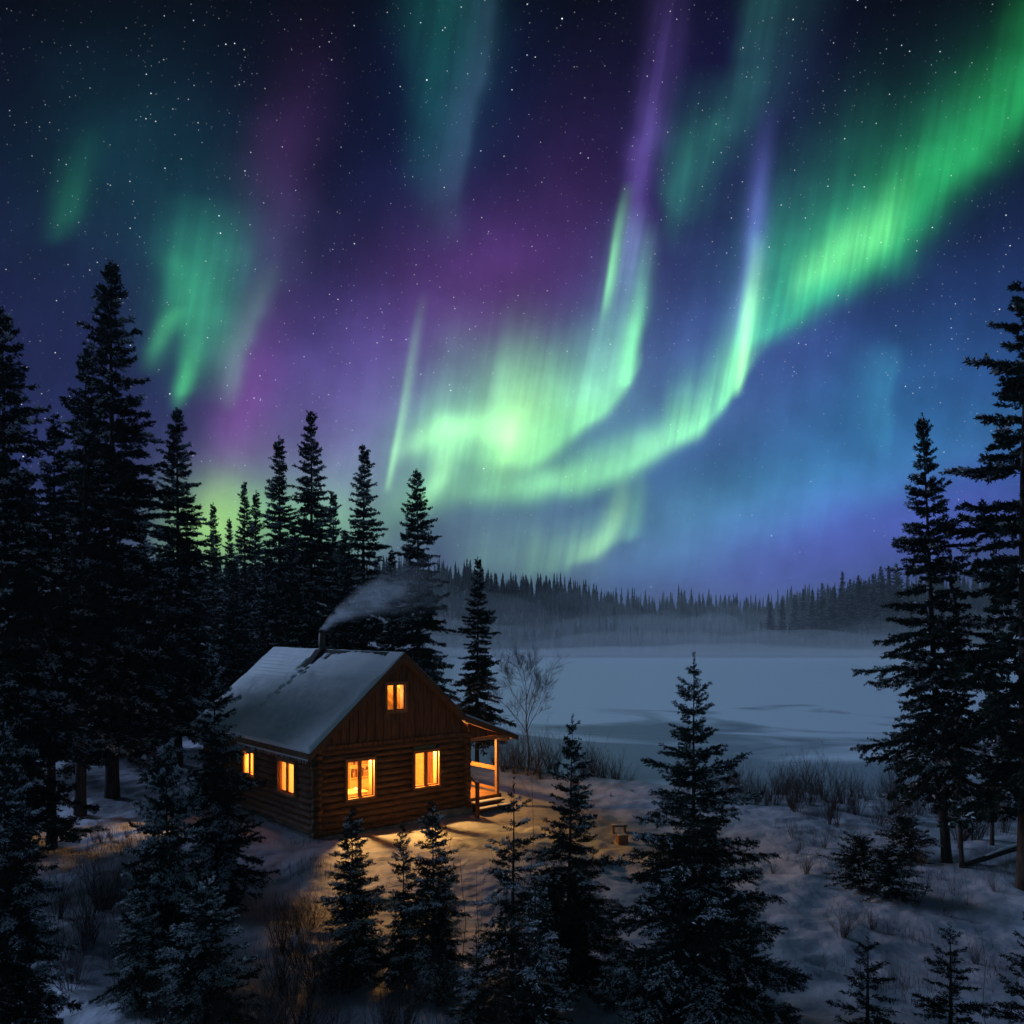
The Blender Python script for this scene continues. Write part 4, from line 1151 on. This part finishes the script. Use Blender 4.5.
far_m = mk('far_wood_foliage', (0.012, 0.022, 0.018), (0.035, 0.055, 0.045), .35, rough=.9, spec=.1)
fw = link('far_wood', np_mesh('far_wood', np.concatenate(Vf), [np.concatenate(Ff)], far_m))
tag(fw, 'dark conifer wood covering the hills across the lake', 'forest', kind='stuff')

# ------------------------------------------------------------------ bare shrubs, birch, saplings
def bare_plant(seed, H, stems, spread, r0, levels=3, twigs=5, fan=0.6, single=False, ratio=(.32, .55), thin=.0025, mat=None):
    r = np.random.default_rng(seed); S = []
    def grow(p, d, l, rad, lev):
        n = 4; q = p.copy()
        for i in range(n):
            d2 = nrm(d + r.normal(0, .11, 3) + np.array([0, 0, .05]))
            q2 = q + d2*l/n
            ra, rb_ = rad*(1-.8*i/n), rad*(1-.8*(i+1)/n)
            S.append((q, q2, ra, rb_))
            if lev > 0 and (i > 0 or not single):
                for _ in range(max(1, int(round(twigs/n*r.uniform(.6, 1.5))))):
                    a = nrm(np.cross(d2, r.normal(size=3)))
                    f = fan*r.uniform(.6, 1.3)
                    grow(q + (q2-q)*r.random(), nrm(d2*math.cos(f)+a*math.sin(f)+np.array([0, 0, .15])), l*r.uniform(*ratio), max(ra*.5, thin), lev-1)
            q, d = q2, d2
    for k in range(stems):
        ph = r.uniform(0, 6.28); t_ = spread*r.random()**.7
        d = np.array([math.cos(ph)*math.sin(t_), math.sin(ph)*math.sin(t_), math.cos(t_)])
        b = np.array([math.cos(ph), math.sin(ph), 0])*r.uniform(0, .18)*spread*(0 if single else 1) + np.array([0, 0, -.12])
        grow(b, d, H*r.uniform(.6, 1.05)*(1 if not single else 1), r0*r.uniform(.7, 1.1), levels)
    P0 = np.array([s[0] for s in S]); P1 = np.array([s[1] for s in S]); a = np.array([s[2] for s in S]); b = np.array([s[3] for s in S])
    V_, F_ = tubes_np(P0, P1, a, b, 4 if single else 3)
    mt_ = mat or twig_m
    return dict(H=H, mesh=np_mesh('branches', V_, [F_], mt_))
def put_bare(pr, name, x, y, h, label, cat, group=None, wide=1.0, rz=0.0, tilt=0.0):
    s = h/pr['H']
    o = link(name, pr['mesh'], None, (x, y, gz(x, y)-.02)); o.scale = (s*wide, s*wide, s); o.rotation_euler = (0, tilt, rz)
    return tag(o, label, cat, group)

BIRCH = bare_plant(45, 5.0, 1, .10, .075, 4, 10, .62, True, (.34, .60), .0045, mk('frosted_twig', (0.10, 0.09, 0.09), (0.22, 0.22, 0.24), 4, rough=.9))
x, Y_ = at(529, 37.0), 37.0
put_bare(BIRCH, 'birch_tree', x, Y_, 4.3, 'leafless birch with fine twigs at the lake edge right of the porch', 'tree', None, 1.0, .4, .03)
x, Y_ = at(541, 13.3), 13.3
SAP = [bare_plant(42, 3.6, 1, .02, .013, 1, 3, .7, True), bare_plant(43, 2.2, 1, .06, .010, 2, 4, .6, True), bare_plant(44, 1.6, 1, .08, .010, 2, 5, .7, True)]
put_bare(SAP[0], 'dead_sapling', x, Y_, top_z(735, Y_)-gz(x, Y_), 'tall thin dead sapling stem just left of the dark pointed spruce', 'sapling', None, .8)
for (px, pt, Y_, k, lb) in [(995, 895, 11.2, 0, 'thin bare sapling stem rising at the bottom right corner'), (464, 838, 14.5, 1, 'thin leafless sapling right of the three small spruces'),
                           (476, 850, 14.0, 1, 'slightly shorter leafless sapling beside the sparse snowy seedling'), (338, 975, 11.0, 2, 'leafless forked sapling in the snow at the bottom, left of centre'),
                           (396, 975, 10.9, 2, 'leafless forked sapling below the three small spruces'), (985, 800, 21.5, 1, 'dead stem leaning among the right bank trunks'),
                           (375, 985, 10.8, 1, 'short thin bare stem at the bottom edge below the small spruces')]:
    x = at(px, Y_); put_bare(SAP[k], 'bare_sapling', x, Y_, top_z(pt, Y_)-gz(x, Y_), lb, 'sapling', 'leafless saplings', .9, px*.7)

SHRUB = [bare_plant(51, 1.2, 16, .55, .010, 2, 5, .5), bare_plant(52, 1.2, 12, .75, .010, 2, 5, .55), bare_plant(53, 1.2, 18, .40, .009, 2, 4, .4), bare_plant(54, 0.8, 9, .6, .007, 1, 4, .5)]
rs = random.Random(12)
def shrub_row(n, pxa, pxb, ya, yb, ha, hb, label, group):
    for i in range(n):
        Y_ = rs.uniform(ya, yb); px = pxa+(pxb-pxa)*(i+rs.uniform(.1, .9))/n
        put_bare(SHRUB[rs.randrange(3)], 'bare_shrub', at(px, Y_), Y_, rs.uniform(ha, hb), label, 'shrub', group, rs.uniform(.8, 1.2), rs.uniform(0, 6.28))
shrub_row(22, 722, 800, 27.5, 33, .5, 1.4, 'leafless brown shrub in the thicket along the lake bank at right', 'shrubs along the right lake bank')
shrub_row(26, 790, 910, 25.5, 33.5, .5, 1.6, 'leafless brown shrub in the thicket along the lake bank at right', 'shrubs along the right lake bank')
shrub_row(12, 890, 1024, 23.5, 29, .9, 1.8, 'leafless shrub among the trunks on the right bank', 'shrubs among the right bank trunks')
shrub_row(12, 496, 560, 33.5, 38, 1.0, 1.9, 'leafless brown shrub at the foot of the birch by the lake', 'shrubs around the birch')
shrub_row(9, 575, 628, 36.5, 39, 1.1, 1.8, 'leafless shrub in the rounded clump on the lake edge left of the big spruce', 'shrub clump on the lake edge')
shrub_row(9, 275, 332, 14.0, 17.0, .6, 1.2, 'thin bare shrub in the snow between the cabin corner and the small spruces', 'shrubs below the cabin corner')
shrub_row(20, 50, 200, 12.5, 18.5, .7, 1.4, 'dark bare shrub in the snow at lower left', 'shrubs at lower left')
shrub_row(16, 150, 330, 10.8, 12.4, .6, 1.2, 'bare snow-dusted shrub at the bottom left of the photo', 'shrubs at the bottom left')
shrub_row(16, 330, 540, 10.9, 12.6, .5, 1.1, 'small bare shrub in the snow along the bottom centre', 'shrubs along the bottom centre')
shrub_row(7, 590, 660, 11.3, 12.4, .25, .5, 'small dry shrub at the foot of the large spruce', 'dry shrubs under the large spruce')
shrub_row(10, 85, 160, 22, 26, .35, .7, 'low twiggy shrub on the lamplit snow at left', 'shrubs on the lamplit snow')
shrub_row(14, 770, 1000, 15.5, 24, .3, .75, 'small bare shrub dotted over the open snow at lower right', 'shrubs on the open right snow')
for i, (px, py) in enumerate([(794, 838), (802, 850), (812, 846), (786, 860), (818, 858), (925, 890), (940, 880), (955, 895), (915, 905), (968, 905)]):
    x, Y_ = on_ground(px, py)
    put_bare(SHRUB[3], 'dry_weed', x, Y_, rs.uniform(.35, .7), 'dry weed stalks poking out of the snow in the right foreground', 'weed', 'dry weeds in the right snow', 1.0, rs.uniform(0, 6))

# --- fallen log on the right bank
lg = empty('fallen_log', (0, 0, 0)); tag(lg, 'fallen snow-dusted tree trunk lying at the foot of the right bank trees', 'log')
xa, ya = on_ground(962, 868); xb, yb = at(1045, 23.5), 23.5
za, zb = gz(xa, ya)+.05, gz(xb, yb)+.06
lg.location = (xa, ya, za)
pts = [(0, 0, 0)]+[((xb-xa)*q+.04*math.sin(q*9), (yb-ya)*q, (zb-za)*q) for q in (.25, .5, .75, 1)]
MB().tube(pts, [.05, .07, .085, .09, .1], 9).build('trunk', bark_m, lg, True)
MB().tube([(p[0], p[1], p[2]+.055) for p in pts[1:]], [.03, .05, .055, .06], 8).build('snow', tsnow_m, lg, True)

# --- crate and low bench on the snow in front of the lake
bx_m = mk('crate_wood', (0.20, 0.09, 0.04), (0.32, 0.15, 0.07), 6, rough=.8, bump=.3)
x, Y_ = on_ground(622, 844)
cr = empty('wooden_crate', (x, Y_, gz(x, Y_)), R(12)); cr.scale = (.75, .75, .75); tag(cr, 'small reddish brown wooden crate sitting on the snow left of the large spruce', 'crate')
b = MB()
for k in range(3): b.box(-.20, .20, -.17, -.15, .02+k*.115, .125+k*.115); b.box(-.20, .20, .15, .17, .02+k*.115, .125+k*.115); b.box(-.20, -.18, -.149, .149, .02+k*.115, .125+k*.115); b.box(.18, .20, -.149, .149, .02+k*.115, .125+k*.115)
b.box(-.179, .179, -.149, .149, 0, .03); b.build('slats', bx_m, cr)
MB().box(-.17, .17, -.14, .14, .30, .37).build('snow', tsnow_m, cr, bevel=.02)
x, Y_ = on_ground(619, 833)
bn = empty('low_bench', (x, Y_, gz(x, Y_)), R(8)); bn.scale = (.65, .7, .8); tag(bn, 'low rough plank bench on the snow behind the small crate', 'bench')
MB().box(-.38, .38, -.12, .12, .24, .29).build('seat', board_m, bn, bevel=.008)
for sx in (-.28, .28): MB().box(sx-.035, sx+.035, -.09, .09, -.1, .239).build('leg', board_m, bn)
MB().box(-.36, .36, -.11, .11, .291, .325).build('snow', tsnow_m, bn, bevel=.014)
x, Y_ = on_ground(378, 829)
o = MB().tube([(0, 0, -.2), (.01, 0, .2), (0, .01, .36)], [.022, .02, .014], 7).build('garden_stake', pine_m, None, True, loc=(x, Y_, gz(x, Y_)))
tag(o, 'short pale stake in the snow below the left front window', 'stake')

# --- dry grass poking through the snow
r = np.random.default_rng(5)
n = 5200
cl = r.integers(0, 70, n)
cpx = np.concatenate([r.uniform(60, 340, 36), r.uniform(330, 560, 10), r.uniform(760, 1020, 24)]); cpy = np.concatenate([r.uniform(12, 24, 36), r.uniform(10.8, 13, 10), r.uniform(14, 27, 24)])
cx = (cpx-512)/F_PX*cpy
gx_ = cx[cl]+r.normal(0, .35, n); gy_ = cpy[cl]+r.normal(0, .35, n); gz_ = ground_z(gx_, gy_)
h_ = r.uniform(.10, .38, n); ph = r.uniform(0, 6.28, n); le = r.uniform(.1, .6, n)
b0 = np.stack([gx_, gy_, gz_-.03], -1); tip = b0+np.stack([np.cos(ph)*h_*le, np.sin(ph)*h_*le, h_], -1)
wd = np.stack([-np.sin(ph), np.cos(ph), ph*0], -1)*.005
Vg = np.stack([b0-wd, b0+wd, tip], 1).reshape(-1, 3)
gr_m = mk('dry_grass', (0.10, 0.075, 0.045), (0.18, 0.13, 0.08), 3, rough=.9)
o = link('dry_grass', np_mesh('dry_grass', Vg, [np.arange(3*n).reshape(-1, 3)], gr_m)); tag(o, 'thin dry grass poking through the snow', 'grass', kind='stuff')

# ------------------------------------------------------------------ air: mist over the far end of the lake, thin haze, chimney smoke
def vol_mat(name, col, density, aniso=0.0):
    mt = bpy.data.materials.new(name); mt.use_nodes = True
    nt = mt.node_tree; nt.nodes.remove(nt.nodes['Principled BSDF'])
    pv = nt.nodes.new('ShaderNodeVolumePrincipled'); pv.inputs['Color'].default_value = (*col, 1); pv.inputs['Density'].default_value = density
    pv.inputs['Anisotropy'].default_value = aniso
    nt.links.new(pv.outputs[0], nt.nodes['Material Output'].inputs['Volume'])
    return mt, pv
def mist_bank(x0, x1, y0, y1, z1, dens, seed):
    """a flat closed bank of fog with an uneven top"""
    nx_, ny_ = 70, 20
    X_, Y__ = np.meshgrid(np.linspace(x0, x1, nx_), np.linspace(y0, y1, ny_))
    e_ = np.minimum(sstep(0, .2, (X_-x0)/(x1-x0))*sstep(0, .2, (x1-X_)/(x1-x0)), sstep(0, .35, (Y__-y0)/(y1-y0))*sstep(0, .1, (y1-Y__)/(y1-y0)))
    T_ = LAKE_Z+.35+(z1-LAKE_Z)*e_*(0.85+0.36*vnoise(X_*.028, Y__*.035, seed)+.18*vnoise(X_*.09, Y__*.09, seed+1))
    Bt = np.full_like(T_, LAKE_Z+.3)
    I = np.arange(nx_*ny_).reshape(ny_, nx_); N = nx_*ny_
    q = np.stack([I[:-1, :-1], I[:-1, 1:], I[1:, 1:], I[1:, :-1]], -1).reshape(-1, 4)
    rim = np.concatenate([I[0], I[1:, -1], I[-1, -2::-1], I[-2:0:-1, 0]]); r2 = np.roll(rim, -1)
    V_ = np.concatenate([np.stack([X_, Y__, T_], -1).reshape(-1, 3), np.stack([X_, Y__, Bt], -1).reshape(-1, 3)])
    mt, _ = vol_mat('lake_mist', (.93, .96, .98), dens)
    o = link('lake_mist', np_mesh('lake_mist', V_, [q, q[:, ::-1]+N, np.stack([rim, rim+N, r2+N, r2], -1)], mt, True))
    tag(o, 'pale mist bank lying over the far end of the frozen lake', 'mist', kind='stuff')
mist_bank(-150, 230, 195, 345, .6, .0110, 1)
mist_bank(-150, 230, 250, 372, 4.5, .0150, 3)
mist_bank(-170, 250, 262, 380, 9.5, .0095, 5)
mist_bank(-190, 260, 266, 392, 14.5, .0050, 9)
mist_bank(-200, 260, 265, 400, 20.0, .0030, 13)
mist_bank(-210, 270, 262, 405, 26.0, .0017, 17)

# smoke plume drifting right from the stove pipe
p0 = cw(W/2-.04, PIPE_Y, zt_+.10)
mt = bpy.data.materials.new('smoke'); mt.use_nodes = True
nt = mt.node_tree; nt.nodes.remove(nt.nodes['Principled BSDF'])
pv = nt.nodes.new('ShaderNodeVolumePrincipled'); pv.inputs['Color'].default_value = (.85, .87, .92, 1)
def mm(op, a, b=None, c=None):
    n_ = nt.nodes.new('ShaderNodeMath'); n_.operation = op
    for k, q in enumerate((a, b, c)):
        if q is None: continue
        if isinstance(q, bpy.types.NodeSocket): nt.links.new(q, n_.inputs[k])
        else: n_.inputs[k].default_value = q
    return n_.outputs[0]
SMX = 5.4
def smoke_c(x_): return 1.15*(1-math.exp(-x_/1.1)) + .12*x_
def smoke_r(x_): return .14+.42*x_**.75
t = nt.nodes.new('ShaderNodeTexCoord'); sp = nt.nodes.new('ShaderNodeSeparateXYZ'); nt.links.new(t.outputs['Object'], sp.inputs[0])
sx_, sy_, sz_ = sp.outputs
xx = mm('MAXIMUM', sx_, 0.0)
zc = mm('MULTIPLY_ADD', mm('SUBTRACT', 1.0, mm('EXPONENT', mm('DIVIDE', xx, -1.1))), 1.15, mm('MULTIPLY', xx, .12))
rc_ = mm('MULTIPLY_ADD', mm('POWER', xx, .75), .42, .14)
dz_ = mm('DIVIDE', mm('SUBTRACT', sz_, zc), rc_); dy_ = mm('DIVIDE', sy_, rc_)
rr_ = mm('ADD', mm('MULTIPLY', dz_, dz_), mm('MULTIPLY', dy_, dy_))
fall = mm('MAXIMUM', mm('SUBTRACT', 1.0, rr_), 0.0)
no = nt.nodes.new('ShaderNodeTexNoise'); no.inputs['Scale'].default_value = 1.9; no.inputs['Detail'].default_value = 6; no.inputs['Distortion'].default_value = 1.1
mp = nt.nodes.new('ShaderNodeMapping'); mp.inputs['Rotation'].default_value = (0, R(35), 0); mp.inputs['Scale'].default_value = (.6, 1, 1.5)
nt.links.new(t.outputs['Object'], mp.inputs[0]); nt.links.new(mp.outputs[0], no.inputs['Vector'])
nn = mm('MAXIMUM', mm('MULTIPLY', mm('SUBTRACT', no.outputs[0], .36), 3.6), 0.0)
fade = mm('MAXIMUM', mm('SUBTRACT', 1.0, mm('DIVIDE', xx, SMX)), 0.0)
den = mm('MULTIPLY', mm('MULTIPLY', mm('MULTIPLY', mm('MULTIPLY', fall, fall), nn), mm('MULTIPLY', fade, fade)), mm('DIVIDE', 4.6, mm('ADD', rc_, .12)))
nt.links.new(den, pv.inputs['Density']); nt.links.new(pv.outputs[0], nt.nodes['Material Output'].inputs['Volume'])
q = [(-.02, 0, -.02)]+[(x_, 0, smoke_c(x_)) for x_ in np.linspace(.12, SMX, 16)]
so = MB().tube(q, [.10]+[smoke_r(x_)*1.04 for x_ in np.linspace(.12, SMX, 16)], 16).build('smoke', mt, None, True, loc=p0)
so.rotation_euler = (0, 0, R(-4))
tag(so, 'grey wood smoke drifting right from the stove pipe', 'smoke', kind='stuff')

# thin cold air over the whole valley
hz_m, _ = vol_mat('haze_air', (.90, .95, .98), .00025)
tag(MB().box(-420, 420, -60, 440, -7, 42).build('haze', hz_m), kind='stuff')
